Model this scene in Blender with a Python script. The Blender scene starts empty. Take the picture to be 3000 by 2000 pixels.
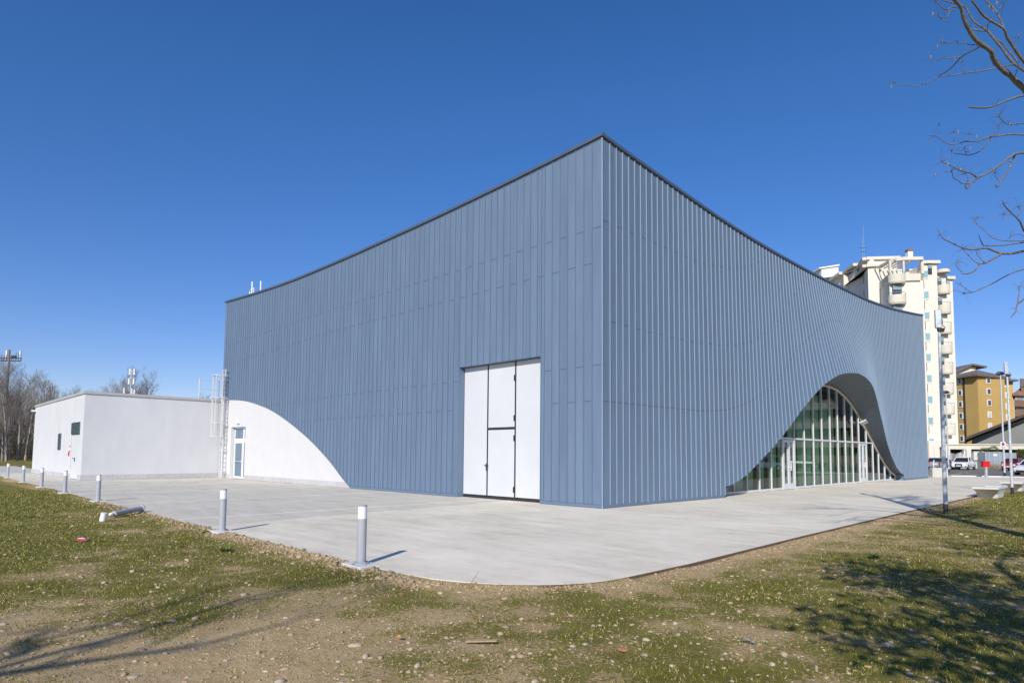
import bpy, math, random
import numpy as np
from mathutils import Vector, Matrix
random.seed(7); rng = np.random.default_rng(7)
SC = bpy.context.scene
COL = SC.collection
R = math.radians

# ------------------------------------------------------------------ camera
CAM = np.array([11.5864, -14.9027, 1.6])
YAW, PITCH, ROLL, FPX, PX, PY = 2.3348, 0.0665, 0.0063, 1839.3, 1574.39, 1207.52
def cam_axes():
    f = np.array([math.cos(YAW)*math.cos(PITCH), math.sin(YAW)*math.cos(PITCH), math.sin(PITCH)])
    r = np.array([math.sin(YAW), -math.cos(YAW), 0.0]); u = np.cross(r, f)
    c, s = math.cos(ROLL), math.sin(ROLL)
    return f, c*r+s*u, c*u-s*r
CF, CR, CU = cam_axes()
cd = bpy.data.cameras.new('camera'); cam = bpy.data.objects.new('camera', cd); COL.objects.link(cam)
M = Matrix.Identity(4)
for i in range(3):
    M[i][0] = CR[i]; M[i][1] = CU[i]; M[i][2] = -CF[i]; M[i][3] = CAM[i]
cam.matrix_world = M
cd.sensor_width = 36; cd.sensor_fit = 'HORIZONTAL'; cd.lens = FPX/3000*36
cd.shift_x = -(PX-1500)/3000; cd.shift_y = (PY-1000)/3000
cd.clip_start = 0.1; cd.clip_end = 3000
SC.camera = cam
# ------------------------------------------------------------------ sky, sun, exposure
SUN_EL, SUN_AZ = R(32.2), R(-60.0)
sunv = Vector((math.cos(SUN_EL)*math.cos(SUN_AZ), math.cos(SUN_EL)*math.sin(SUN_AZ), math.sin(SUN_EL)))
W = bpy.data.worlds.new('World'); SC.world = W; W.use_nodes = True
wn = W.node_tree; wn.nodes.clear()
sky = wn.nodes.new('ShaderNodeTexSky'); sky.sky_type = 'NISHITA'; sky.sun_disc = False
sky.sun_elevation = SUN_EL; sky.sun_rotation = R(150)
sky.altitude = 600; sky.air_density = 1.0; sky.dust_density = 0.35; sky.ozone_density = 3.0
bgn = wn.nodes.new('ShaderNodeBackground'); bgn.inputs['Strength'].default_value = 0.120
wo = wn.nodes.new('ShaderNodeOutputWorld')
hsv = wn.nodes.new('ShaderNodeHueSaturation'); hsv.inputs['Saturation'].default_value = 1.28; hsv.inputs['Hue'].default_value = .5095
wn.links.new(sky.outputs[0], hsv.inputs['Color'])
tcw = wn.nodes.new('ShaderNodeTexCoord'); sxw = wn.nodes.new('ShaderNodeSeparateXYZ'); wn.links.new(tcw.outputs['Generated'], sxw.inputs[0])
rmw = wn.nodes.new('ShaderNodeValToRGB'); rmw.color_ramp.elements[0].position = 0.0; rmw.color_ramp.elements[0].color = (.80, .705, .85, 1)
rmw.color_ramp.elements[1].position = .5; rmw.color_ramp.elements[1].color = (1, 1, 1, 1); wn.links.new(sxw.outputs[2], rmw.inputs[0])
mlw = wn.nodes.new('ShaderNodeMix'); mlw.data_type = 'RGBA'; mlw.blend_type = 'MULTIPLY'; mlw.inputs[0].default_value = 1
wn.links.new(hsv.outputs[0], mlw.inputs[6]); wn.links.new(rmw.outputs[0], mlw.inputs[7]); wn.links.new(mlw.outputs[2], bgn.inputs['Color']); wn.links.new(bgn.outputs[0], wo.inputs[0])
sl = bpy.data.lights.new('sun', 'SUN'); sl.energy = 4.1; sl.angle = R(0.53); sl.color = (1.0, 0.935, 0.835)
so = bpy.data.objects.new('sun', sl); COL.objects.link(so)
so.rotation_euler = sunv.to_track_quat('Z', 'Y').to_euler(); so.location = (40, -70, 60)
SC.view_settings.view_transform = 'Standard'; SC.view_settings.look = 'None'
SC.view_settings.exposure = 0.25; SC.view_settings.gamma = 1.0

# ------------------------------------------------------------------ helpers
def ray(px, py): return CF + CR*((px-PX)/FPX) - CU*((py-PY)/FPX)
def at(px, py, d):                       # world point seen at photo pixel, depth d metres
    return CAM + d*ray(px, py)
def at_depth_plane_y(px, py, Y):
    d = ray(px, py); return CAM + (Y-CAM[1])/d[1]*d

class MB:
    def __init__(s): s.v = []; s.f = []; s.m = []; s.cur = 0
    def add(s, vs, fs, m=None):
        b = len(s.v); s.v += [tuple(float(c) for c in p) for p in vs]
        for f in fs: s.f.append(tuple(b+i for i in f)); s.m.append(s.cur if m is None else m)
    def box(s, x0, x1, y0, y1, z0, z1, m=None):
        s.add([(x0,y0,z0),(x1,y0,z0),(x1,y1,z0),(x0,y1,z0),(x0,y0,z1),(x1,y0,z1),(x1,y1,z1),(x0,y1,z1)],
              [(0,3,2,1),(4,5,6,7),(0,1,5,4),(1,2,6,5),(2,3,7,6),(3,0,4,7)], m)
    def obox(s, o, u, v, w, m=None):     # box from origin and three edge vectors
        o, u, v, w = (np.array(a, float) for a in (o, u, v, w))
        if np.dot(np.cross(u, v), w) < 0: u, v = v, u
        p = [o, o+u, o+u+v, o+v, o+w, o+u+w, o+u+v+w, o+v+w]
        s.add(p, [(0,3,2,1),(4,5,6,7),(0,1,5,4),(1,2,6,5),(2,3,7,6),(3,0,4,7)], m)
    def bar(s, a, b, w, h, up=(0,0,1), m=None):
        a = np.array(a, float); b = np.array(b, float); d = b-a; d /= np.linalg.norm(d)+1e-9
        up = np.array(up, float); x = np.cross(d, up); n = np.linalg.norm(x)
        if n < 1e-4: x = np.array([1.,0,0])
        else: x /= n
        y = np.cross(x, d)
        s.obox(a-x*w/2-y*h/2, b-a, x*w, y*h, m)
    def tube(s, pts, rad, n=8, cap=True, m=None):
        pts = [np.array(p, float) for p in pts]
        if not hasattr(rad, '__len__'): rad = [rad]*len(pts)
        rings = []; px = None
        for i, p in enumerate(pts):
            t = pts[min(i+1, len(pts)-1)]-pts[max(i-1, 0)]; t = t/(np.linalg.norm(t)+1e-9)
            if px is None:
                a = np.array([0,0,1.]) if abs(t[2]) < .9 else np.array([1.,0,0]); px = np.cross(t, a)
            px = px - t*np.dot(px, t); px /= np.linalg.norm(px)+1e-9; py = np.cross(t, px)
            rings.append([p + rad[i]*(math.cos(2*math.pi*k/n)*px+math.sin(2*math.pi*k/n)*py) for k in range(n)])
        vs = [q for r in rings for q in r]; fs = []
        for i in range(len(pts)-1):
            for k in range(n):
                fs.append((i*n+k, i*n+(k+1)%n, (i+1)*n+(k+1)%n, (i+1)*n+k))
        s.add(vs, fs, m)
        if cap:
            s.add(rings[0], [tuple(range(n))[::-1]], m); s.add(rings[-1], [tuple(range(n))], m)
    def cyl(s, x, y, z0, z1, r, n=16, r1=None, m=None):
        s.tube([(x,y,z0),(x,y,z1)], [r, r if r1 is None else r1], n, True, m)
    def prism(s, poly, z0, z1, m=None):  # poly counter-clockwise
        n = len(poly)
        s.add([(p[0],p[1],z0) for p in poly]+[(p[0],p[1],z1) for p in poly],
              [tuple(range(n))[::-1], tuple(range(n, 2*n))]+[(i,(i+1)%n,n+(i+1)%n,n+i) for i in range(n)], m)
    def build(s, name, mats, parent=None, smooth=False, bevel=0, origin=None):
        me = bpy.data.meshes.new(name)
        vs = s.v
        if origin is not None: vs = [(a-origin[0], b-origin[1], c-origin[2]) for a, b, c in vs]
        me.from_pydata(vs, [], s.f)
        if not isinstance(mats, (list, tuple)): mats = [mats]
        for m in mats: me.materials.append(m)
        if len(mats) > 1: me.polygons.foreach_set('material_index', s.m)
        if smooth: me.polygons.foreach_set('use_smooth', [True]*len(me.polygons))
        me.update()
        o = bpy.data.objects.new(name, me); COL.objects.link(o)
        if origin is not None: o.location = origin
        if parent is not None: o.parent = parent
        if bevel:
            b = o.modifiers.new('bevel', 'BEVEL'); b.width = bevel; b.segments = 2; b.limit_method = 'ANGLE'
        return o
def recalc(o):
    import bmesh
    bm = bmesh.new(); bm.from_mesh(o.data); bmesh.ops.recalc_face_normals(bm, faces=bm.faces); bm.to_mesh(o.data); bm.free()
    return o
def tag(o, label=None, cat=None, group=None, kind=None):
    if label: o['label'] = label
    if cat: o['category'] = cat
    if group: o['group'] = group
    if kind: o['kind'] = kind
    return o
def empty(name, loc=(0,0,0), rz=0):
    o = bpy.data.objects.new(name, None); COL.objects.link(o); o.location = loc; o.rotation_euler = (0,0,rz)
    o.empty_display_size = .2
    return o
def copy_tree(o, parent=None):
    c = o.copy(); COL.objects.link(c); c.parent = parent
    for ch in [k for k in bpy.data.objects if k.parent == o]: copy_tree(ch, c)
    return c

# ------------------------------------------------------------------ materials
def newmat(name):
    m = bpy.data.materials.new(name); m.use_nodes = True
    nt = m.node_tree; return m, nt, nt.nodes['Principled BSDF']
def N(nt, t, **kw):
    n = nt.nodes.new(t)
    for k, v in kw.items(): setattr(n, k, v)
    return n
def math_n(nt, op, a, b=None, clamp=False):
    n = nt.nodes.new('ShaderNodeMath'); n.operation = op; n.use_clamp = clamp
    for i, v in enumerate((a, b)):
        if v is None: continue
        if isinstance(v, (int, float)): n.inputs[i].default_value = v
        else: nt.links.new(v, n.inputs[i])
    return n.outputs[0]
def ramp(nt, fac, stops):
    r = nt.nodes.new('ShaderNodeValToRGB'); e = r.color_ramp.elements
    while len(e) < len(stops): e.new(.5)
    for k, (p, c) in enumerate(stops):
        e[k].position = p; e[k].color = (c[0], c[1], c[2], 1)
    nt.links.new(fac, r.inputs[0]); return r.outputs[0]
def mixc(nt, fac, a, b, mode='MIX'):
    n = nt.nodes.new('ShaderNodeMix'); n.data_type = 'RGBA'; n.blend_type = mode
    if isinstance(fac, (int, float)): n.inputs[0].default_value = fac
    else: nt.links.new(fac, n.inputs[0])
    for i, v in ((6, a), (7, b)):
        if isinstance(v, tuple): n.inputs[i].default_value = (v[0], v[1], v[2], 1)
        else: nt.links.new(v, n.inputs[i])
    return n.outputs[2]
def noise(nt, scale, detail=4, rough=.55, vec=None, dist=0):
    n = nt.nodes.new('ShaderNodeTexNoise'); n.inputs['Scale'].default_value = scale
    n.inputs['Detail'].default_value = detail; n.inputs['Roughness'].default_value = rough
    n.inputs['Distortion'].default_value = dist
    if vec is None:
        g = nt.nodes.new('ShaderNodeNewGeometry'); vec = g.outputs['Position']
    nt.links.new(vec, n.inputs['Vector']); return n.outputs['Fac']
def mapping(nt, scale=(1,1,1), rot=(0,0,0)):
    g = nt.nodes.new('ShaderNodeNewGeometry'); m = nt.nodes.new('ShaderNodeMapping')
    m.inputs['Scale'].default_value = scale; m.inputs['Rotation'].default_value = rot
    nt.links.new(g.outputs['Position'], m.inputs['Vector']); return m.outputs[0]
def bump(nt, bsdf, h, strength=.3, dist=.02):
    b = nt.nodes.new('ShaderNodeBump'); b.inputs['Strength'].default_value = strength; b.inputs['Distance'].default_value = dist
    nt.links.new(h, b.inputs['Height']); nt.links.new(b.outputs[0], bsdf.inputs['Normal'])
def mat(name, col, rough=.6, metal=0., var=.08, scale=3., bmp=0., bscale=60., spec=None, mscale=(1,1,1)):
    m, nt, b = newmat(name)
    v = mapping(nt, mscale)
    f = noise(nt, scale, 5, .6, v)
    lo = tuple(c*(1-var) for c in col); hi = tuple(min(1, c*(1+var)) for c in col)
    c = ramp(nt, f, [(.3, lo), (.7, hi)])
    nt.links.new(c, b.inputs['Base Color'])
    b.inputs['Roughness'].default_value = rough; b.inputs['Metallic'].default_value = metal
    if spec is not None: b.inputs['Specular IOR Level'].default_value = spec
    if bmp: bump(nt, b, noise(nt, bscale, 3, .6), bmp, .01)
    return m

def panel_mat(name, axis, pw, off, col, metal=.08, rough=.5):
    m, nt, b = newmat(name)
    g = N(nt, 'ShaderNodeNewGeometry'); sx = N(nt, 'ShaderNodeSeparateXYZ'); nt.links.new(g.outputs['Position'], sx.inputs[0])
    a = sx.outputs[axis]
    if axis == 0: a = math_n(nt, 'MULTIPLY', a, -1.)
    idx = math_n(nt, 'FLOOR', math_n(nt, 'DIVIDE', math_n(nt, 'SUBTRACT', a, off*pw), pw))
    wn_ = N(nt, 'ShaderNodeTexWhiteNoise'); wn_.noise_dimensions = '1D'; nt.links.new(idx, wn_.inputs['W'])
    streak = noise(nt, 1.0, 5, .6, mapping(nt, (3, 3, .35)))
    fine = noise(nt, 90, 2, .6)
    v = math_n(nt, 'ADD', math_n(nt, 'MULTIPLY', wn_.outputs[0], .16), math_n(nt, 'ADD', math_n(nt, 'MULTIPLY', streak, .85), math_n(nt, 'MULTIPLY', fine, .14)))
    c = ramp(nt, v, [(.25, tuple(k*.86 for k in col)), (.75, tuple(k*1.14 for k in col))])
    nt.links.new(c, b.inputs['Base Color'])
    b.inputs['Metallic'].default_value = metal
    rr = math_n(nt, 'ADD', rough-.06, math_n(nt, 'MULTIPLY', streak, .14)); nt.links.new(rr, b.inputs['Roughness'])
    # oil-canning of the thin sheet
    bump(nt, b, noise(nt, 1.0, 2, .5, mapping(nt, (2.2, 2.2, .5))), .25, .02)
    return m
PWD = .3341
BLUE = (.132, .190, .278)
m_panelL = panel_mat('zinc_blue_south', 0, PWD, .129, BLUE)
m_panelR = panel_mat('zinc_blue_east', 1, PWD, .107, BLUE)
m_rib_sunlit = mat('zinc_rib_sunlit', (.225, .305, .395), .5, .1, .05, 5)  # same zinc as the panels, lightened to paint sun on the ribs
m_flash = mat('zinc_flashing', BLUE, .5, .08, .06, 4)
m_joint_shadow = mat('zinc_joint_shadow', (.07, .10, .15), .6, .2, .1)  # dark tone paints the shadow line at the sheet joints
m_coping = mat('coping_sheet', (.12, .15, .20), .42, .35, .08, 2)
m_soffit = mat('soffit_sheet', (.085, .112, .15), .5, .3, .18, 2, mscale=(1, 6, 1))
m_wood = mat('timber_trim', (.22, .13, .05), .6, 0, .2, 6)
m_white = mat('white_render', (.595, .60, .61), .85, 0, .025, 1.2, .08, 150)
m_white2 = mat('white_render_annexe', (.585, .595, .625), .85, 0, .05, .9, .10, 120, mscale=(1, 1, .45))
m_wframe = mat('white_frame', (.78, .79, .80), .35, 0, .02)
m_alu = mat('aluminium_frame', (.66, .67, .69), .5, .1, .05)
m_doorwhite = mat('door_panel_white', (.575, .595, .62), .5, 0, .035, .7)
m_black = mat('black_gasket', (.025, .025, .03), .5, 0, .2)
m_greydoor = mat('pale_grey_door', (.60, .63, .64), .5, 0, .03, 1)
m_louvre = mat('louvre_teal_grey', (.12, .17, .185), .5, .2, .1)
m_copingA = mat('annexe_coping', (.50, .50, .49), .5, .3, .06)
m_galv = mat('galvanised_steel', (.50, .54, .58), .42, .65, .22, 9, .1, 40)
m_galv2 = mat('galvanised_pole', (.50, .54, .58), .55, .15, .28, 14, .1, 40)
m_bollard = mat('bollard_paint', (.37, .39, .43), .6, 0, .04, 4)
m_lens = mat('opal_lens', (.80, .80, .81), .6, 0, .02, 4)
m_red = mat('red_paint', (.55, .008, .012), .4, 0, .05)
m_redp = mat('red_sticker', (.6, .03, .02), .5, 0, .05)
m_dark = mat('dark_void', (.02, .022, .025), .7, 0, .2)
m_rubber = mat('rubber', (.02, .02, .02), .8, 0, .2)
m_conc_bench = mat('cast_concrete', (.62, .62, .60), .75, 0, .07, 3, .1, 80)
m_conc = mat('concrete_wall', (.44, .44, .42), .9, 0, .12, 2, .2, 30)
m_cream = mat('cream_render', (.70, .655, .575), .9, 0, .04, .5)
m_cream2 = mat('cream_concrete', (.62, .59, .50), .9, 0, .06, .7)
m_ochre = mat('ochre_render', (.50, .335, .115), .9, 0, .06, .4)
m_brownr = mat('brown_render', (.22, .13, .08), .9, 0, .12, .4)
m_rooft = mat('roof_tiles', (.15, .13, .12), .9, 0, .25, 2)
m_rooftb = mat('brown_roof_tiles', (.24, .13, .09), .9, 0, .25, 2)
m_shut = mat('shutter_blue_grey', (.22, .30, .33), .6, 0, .1)
m_shutw = mat('shutter_white', (.6, .6, .6), .6, 0, .05)
m_turq = mat('turquoise_glass_panel', (.25, .42, .46), .2, 0, .08)
m_wood2 = mat('weathered_wood', (.36, .27, .15), .8, 0, .2, 20)
m_win = mat('window_glass_dark', (.05, .06, .075), .08, 0, .3, .3)
m_green = mat('green_blind', (.36, .60, .32), .8, 0, .12, 4, mscale=(1, 1, .2))
m_green2 = mat('dark_green_wall', (.05, .10, .055), .8, 0, .15, 1)
m_inside = mat('interior_floor', (.36, .35, .33), .6, 0, .1)
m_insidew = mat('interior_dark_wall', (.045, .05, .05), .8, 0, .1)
m_stoneplinth = None

def glass_mat(name, tint=(.75, .86, .80), boost=1.6):
    m = bpy.data.materials.new(name); m.use_nodes = True; nt = m.node_tree; nt.nodes.clear()
    o = N(nt, 'ShaderNodeOutputMaterial'); mx = N(nt, 'ShaderNodeMixShader')
    t = N(nt, 'ShaderNodeBsdfTransparent'); g = N(nt, 'ShaderNodeBsdfGlossy')
    t.inputs[0].default_value = (*tint, 1); g.inputs['Roughness'].default_value = 0.01
    g.inputs['Color'].default_value = (.95, .97, 1, 1)
    fr = N(nt, 'ShaderNodeFresnel'); fr.inputs[0].default_value = 1.5
    wv = noise(nt, .8, 2, .5)
    bp = N(nt, 'ShaderNodeBump'); bp.inputs['Strength'].default_value = .06; bp.inputs['Distance'].default_value = .02
    nt.links.new(wv, bp.inputs['Height']); nt.links.new(bp.outputs[0], g.inputs['Normal'])
    f = math_n(nt, 'ADD', math_n(nt, 'MULTIPLY', fr.outputs[0], boost), .04, True)
    nt.links.new(f, mx.inputs[0]); nt.links.new(t.outputs[0], mx.inputs[1]); nt.links.new(g.outputs[0], mx.inputs[2])
    nt.links.new(mx.outputs[0], o.inputs[0]); return m
m_glass = glass_mat('facade_glass', (.86, .95, .90), .8)
m_glassb = mat('door_glass_sky_tint', (.13, .19, .28), .08, 0, .15, .6)  # blue base colour stands in for sky mirrored in the panes
m_carglass = mat('car_glass', (.02, .025, .03), .05, 0, .1)

def plinth_mat():
    m, nt, b = newmat('stone_plinth')
    br = N(nt, 'ShaderNodeTexBrick'); g = N(nt, 'ShaderNodeNewGeometry'); sx = N(nt, 'ShaderNodeSeparateXYZ'); nt.links.new(g.outputs['Position'], sx.inputs[0])
    cb = N(nt, 'ShaderNodeCombineXYZ'); nt.links.new(math_n(nt, 'ADD', sx.outputs[0], sx.outputs[1]), cb.inputs[0]); nt.links.new(sx.outputs[2], cb.inputs[1])
    nt.links.new(cb.outputs[0], br.inputs['Vector'])
    br.inputs['Scale'].default_value = 1; br.inputs['Brick Width'].default_value = .9; br.inputs['Row Height'].default_value = .6
    br.inputs['Mortar Size'].default_value = .006; br.inputs['Color1'].default_value = (.40,.40,.41,1); br.inputs['Color2'].default_value = (.52,.52,.53,1)
    br.inputs['Mortar'].default_value = (.3,.3,.3,1)
    c = mixc(nt, .5, br.outputs[0], ramp(nt, noise(nt, 8, 5), [(.3, (.34,.34,.35)), (.7, (.56,.56,.57))]))
    nt.links.new(c, b.inputs['Base Color']); b.inputs['Roughness'].default_value = .8
    return m
m_stoneplinth = plinth_mat()

def pavement_mat():
    m, nt, b = newmat('pale_concrete_paving')
    g = N(nt, 'ShaderNodeNewGeometry'); sx = N(nt, 'ShaderNodeSeparateXYZ'); nt.links.new(g.outputs['Position'], sx.inputs[0])
    X, Y = sx.outputs[0], sx.outputs[1]
    big = noise(nt, .30, 5, .65); mid = noise(nt, 1.0, 6, .7, mapping(nt, (.45, 2.6, 1), (0, 0, .32))); blot = noise(nt, 3.2, 5, .7); spk = noise(nt, 38, 4, .75); spk2 = noise(nt, 120, 2, .7)
    v = math_n(nt, 'ADD', math_n(nt, 'MULTIPLY', big, .34), math_n(nt, 'ADD', math_n(nt, 'MULTIPLY', mid, .30), math_n(nt, 'ADD', math_n(nt, 'MULTIPLY', blot, .14), math_n(nt, 'MULTIPLY', spk, .22))))
    c = ramp(nt, v, [(.38, (.50, .46, .37)), (.46, (.63, .585, .485)), (.53, (.73, .68, .565)), (.62, (.82, .765, .64))])
    # exposed rougher, slightly darker zone to the west with pale joint lines every six metres
    edge = math_n(nt, 'ADD', math_n(nt, 'ADD', X, 3.4), math_n(nt, 'MULTIPLY', math_n(nt, 'SUBTRACT', big, .5), 1.2))
    edge = math_n(nt, 'ADD', edge, math_n(nt, 'MULTIPLY', math_n(nt, 'ADD', Y, 6.), .12))
    zone = math_n(nt, 'MULTIPLY', edge, -5., True)
    zone = math_n(nt, 'MULTIPLY', zone, .55)
    c = mixc(nt, zone, c, ramp(nt, math_n(nt, 'ADD', math_n(nt, 'MULTIPLY', mid, .6), math_n(nt, 'MULTIPLY', spk, .4)), [(.35, (.34, .33, .30)), (.65, (.54, .52, .47))]))
    ph = math_n(nt, 'FRACT', math_n(nt, 'DIVIDE', math_n(nt, 'ADD', math_n(nt, 'ADD', X, 67.93), math_n(nt, 'MULTIPLY', big, .15)), 6.))
    ln = math_n(nt, 'LESS_THAN', math_n(nt, 'ABSOLUTE', math_n(nt, 'SUBTRACT', ph, .5)), .012)
    ln = math_n(nt, 'MULTIPLY', math_n(nt, 'MULTIPLY', ln, math_n(nt, 'LESS_THAN', X, -4.)), math_n(nt, 'MULTIPLY', mid, 1.5))
    c = mixc(nt, ln, c, (.78, .77, .72))
    # dark grit specks and rusty soil stains
    sp = ramp(nt, spk2, [(.62, (0,0,0)), (.70, (1,1,1))]); c = mixc(nt, math_n(nt, 'MULTIPLY', sp, .35), c, (.16, .14, .12))
    st = ramp(nt, noise(nt, 1.7, 3, .5, mapping(nt, (1, 3, 1))), [(.67, (0,0,0)), (.82, (1,1,1))])
    c = mixc(nt, math_n(nt, 'MULTIPLY', st, .5), c, (.42, .34, .24))
    nt.links.new(c, b.inputs['Base Color']); b.inputs['Roughness'].default_value = .9; b.inputs['Specular IOR Level'].default_value = .25
    bump(nt, b, math_n(nt, 'ADD', spk, math_n(nt, 'MULTIPLY', spk2, .6)), .45, .006)
    return m
def asphalt_mat():
    m, nt, b = newmat('asphalt')
    v = math_n(nt, 'ADD', math_n(nt, 'MULTIPLY', noise(nt, .4, 5, .6), .6), math_n(nt, 'MULTIPLY', noise(nt, 40, 3), .4))
    nt.links.new(ramp(nt, v, [(.35, (.10, .10, .10)), (.65, (.18, .175, .17))]), b.inputs['Base Color']); b.inputs['Roughness'].default_value = .9
    bump(nt, b, noise(nt, 60, 3), .3, .01); return m
def soil_mat():
    m, nt, b = newmat('soil_and_turf')
    at_ = N(nt, 'ShaderNodeAttribute'); at_.attribute_name = 'turf'
    s1 = noise(nt, 3, 6, .65); s2 = noise(nt, 22, 5, .7); s3 = noise(nt, 110, 3, .7)
    v = math_n(nt, 'ADD', math_n(nt, 'MULTIPLY', s1, .35), math_n(nt, 'ADD', math_n(nt, 'MULTIPLY', s2, .35), math_n(nt, 'MULTIPLY', s3, .3)))
    soil = ramp(nt, v, [(.34, (.23, .160, .078)), (.5, (.51, .375, .205)), (.66, (.72, .565, .34))])
    turf = ramp(nt, v, [(.34, (.055, .065, .010)), (.5, (.16, .15, .032)), (.66, (.38, .32, .12))])
    f = math_n(nt, 'ADD', at_.outputs['Fac'], math_n(nt, 'MULTIPLY', math_n(nt, 'SUBTRACT', math_n(nt, 'ADD', math_n(nt, 'MULTIPLY', s2, .6), math_n(nt, 'MULTIPLY', s1, .4)), .5), 3.2))
    f = ramp(nt, f, [(.40, (0,0,0)), (.64, (1,1,1))])
    c = mixc(nt, f, soil, turf)
    nt.links.new(c, b.inputs['Base Color']); b.inputs['Roughness'].default_value = 1; b.inputs['Specular IOR Level'].default_value = .1
    bump(nt, b, math_n(nt, 'ADD', math_n(nt, 'MULTIPLY', s2, 1.), math_n(nt, 'MULTIPLY', s3, .5)), .9, .03)
    return m
def rnd_mat(name, stops, rough=.8, bscale=40, bm=.3):
    m, nt, b = newmat(name)
    g = N(nt, 'ShaderNodeNewGeometry')
    c = ramp(nt, g.outputs['Random Per Island'], stops)
    c = mixc(nt, .5, c, mixc(nt, noise(nt, bscale, 4), (.15,.15,.15), (.9,.9,.9)), 'OVERLAY')
    nt.links.new(c, b.inputs['Base Color']); b.inputs['Roughness'].default_value = rough; b.inputs['Specular IOR Level'].default_value = .2
    bump(nt, b, noise(nt, bscale*1.5, 3), bm, .01); return m
m_pave = pavement_mat(); m_asph = asphalt_mat(); m_soil = soil_mat()
m_stone = rnd_mat('river_stone', [(0, (.40,.32,.21)), (.3, (.35,.27,.17)), (.55, (.30,.26,.21)), (.75, (.46,.40,.30)), (1, (.38,.26,.16))])
m_clod = rnd_mat('soil_clod', [(0, (.32,.24,.15)), (.5, (.42,.33,.215)), (1, (.24,.175,.11))], 1, 60, .6)
m_blade = rnd_mat('grass_blade', [(0, (.055,.09,.008)), (.35, (.10,.13,.014)), (.6, (.18,.175,.032)), (.8, (.32,.265,.09)), (1, (.50,.41,.20))], .7, 10, 0)
def bark_mat(name, a, b_, sc=30):
    m, nt, b = newmat(name)
    nt.links.new(ramp(nt, noise(nt, sc, 5, .65, mapping(nt, (1, 1, .35))), [(.3, a), (.7, b_)]), b.inputs['Base Color'])
    b.inputs['Roughness'].default_value = .9; bump(nt, b, noise(nt, sc*2, 4), .5, .01); return m
m_bark = bark_mat('grey_bark', (.06, .056, .052), (.23, .215, .20), 45)
m_barkf = bark_mat('pale_poplar_bark', (.14, .12, .10), (.42, .40, .37), 4)
m_twig = bark_mat('grey_brown_twigs', (.17, .145, .125), (.30, .265, .235), 2)
m_leafd = rnd_mat('evergreen_leaf', [(0, (.02,.04,.01)), (.6, (.04,.075,.02)), (1, (.07,.11,.03))], .6, 3, 0)

# ------------------------------------------------------------------ building outline functions
pwu = PWD
def seam_u(i): return pwu*(i + .06*min(max(i-18, 0), 2) + .1294)
def seam_y(i): return pwu*(i + .1073)
_lu = [0, .4, 2.4, 4.4, 6.4, 8.4, 10.4, 12.4, 14.4, 16.4, 18.4, 20.5, 22.5, 24.5, 26.5, 28.5, 30.6]
_lz = [11.36, 11.33, 11.215, 11.115, 11.03, 10.955, 10.9, 10.86, 10.815, 10.79, 10.775, 10.775, 10.81, 10.875, 10.96, 11.065, 11.18]
def roofL(u): return float(np.interp(u, _lu, _lz))
_ry = [0, .32, 2.03, 3.73, 5.4, 7.06, 8.73, 10.38, 12.03, 13.7, 15.4, 17.0, 18.65, 20.4, 22.4, 24.4, 26.5, 28.9, 31.4, 33.7, 36.05, 38, 40.1]
_rz = [11.36, 11.32, 11.19, 11.07, 10.955, 10.855, 10.785, 10.735, 10.71, 10.7, 10.705, 10.72, 10.755, 10.8, 10.86, 10.925, 11.01, 11.18, 11.38, 11.62, 11.88, 12.1, 12.38]
def roofR(y): return float(np.interp(y, _ry, _rz))
_arc = [(-30.7, 5.0), (-29.56, 4.92), (-28.3, 4.84), (-27.35, 4.76), (-26.43, 4.64), (-25.54, 4.48), (-24.67, 4.31), (-23.84, 4.13), (-23.02, 3.91), (-22.12, 3.63), (-21.25, 3.33), (-20.41, 3.02), (-19.6, 2.7), (-18.81, 2.37), (-18.05, 2.02), (-17.31, 1.65), (-16.6, 1.28), (-15.99, .92), (-15.4, .54), (-14.91, .25), (-14.45, 0)]
def arcL(u): return float(np.interp(-u, [a for a, _ in _arc], [b for _, b in _arc], right=0))
_hy = [7.39, 7.72, 8.05, 8.39, 8.72, 9.06, 9.39, 9.73, 10.06, 10.39, 11.23, 12.19, 13.46, 14.19, 15.04, 15.74, 16.41, 17.08, 17.75, 18.41, 19.08, 19.75, 20.6, 21.7, 22.5, 23.17, 23.9, 24.47, 25.4, 26.18, 27.45, 28.62, 29.73, 31.14, 32.2, 32.73, 33.2]
_hz = [.40, .45, .50, .59, .68, .80, .94, 1.10, 1.25, 1.42, 1.83, 2.37, 3.20, 3.72, 4.30, 4.75, 5.10, 5.38, 5.60, 5.74, 5.83, 5.89, 5.94, 5.88, 5.79, 5.67, 5.47, 5.24, 4.75, 4.25, 3.30, 2.38, 1.62, .88, .52, .42, .39]
def hoodz(y): return float(np.interp(y, _hy, _hz)) if _hy[0] <= y <= _hy[-1] else 0.
_ay = [0, 2, 3.3, 5.5, 7.4, 9.4, 10.4, 12.07, 14.07, 15.4, 16.4, 17.4, 18.7, 20.3]
_aa = [0, .0, .02, .07, .13, .19, .235, .32, .49, .69, .83, .94, 1.03, 1.08]
def bulge(y):
    yy = 20.3-abs(y-20.3)
    k = 1. if y < 20.3 else np.interp(y, [20.3, 27, 33.2], [1, .9, .0])
    return float(np.interp(yy, _ay, _aa))*(k if y > 27 else (1 if y < 20.3 else np.interp(y, [20.3, 27], [1, .9])))
def facX(y, z):
    zt = roofR(y); h = hoodz(y)
    t = min(1., max(0., (zt-z)/(zt-max(h, .3))))
    return bulge(y)*(t**1.25)
GX = -.55
_gy = [7.5, 8.8, 10, 11.1, 12.4, 13.7, 15.1, 16.2, 17.5, 18.7, 20.1, 20.70, 22.06, 23.30, 24.59, 25.74, 27.12, 28.37, 29.67, 30.8, 32.0, 33.14]
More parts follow.
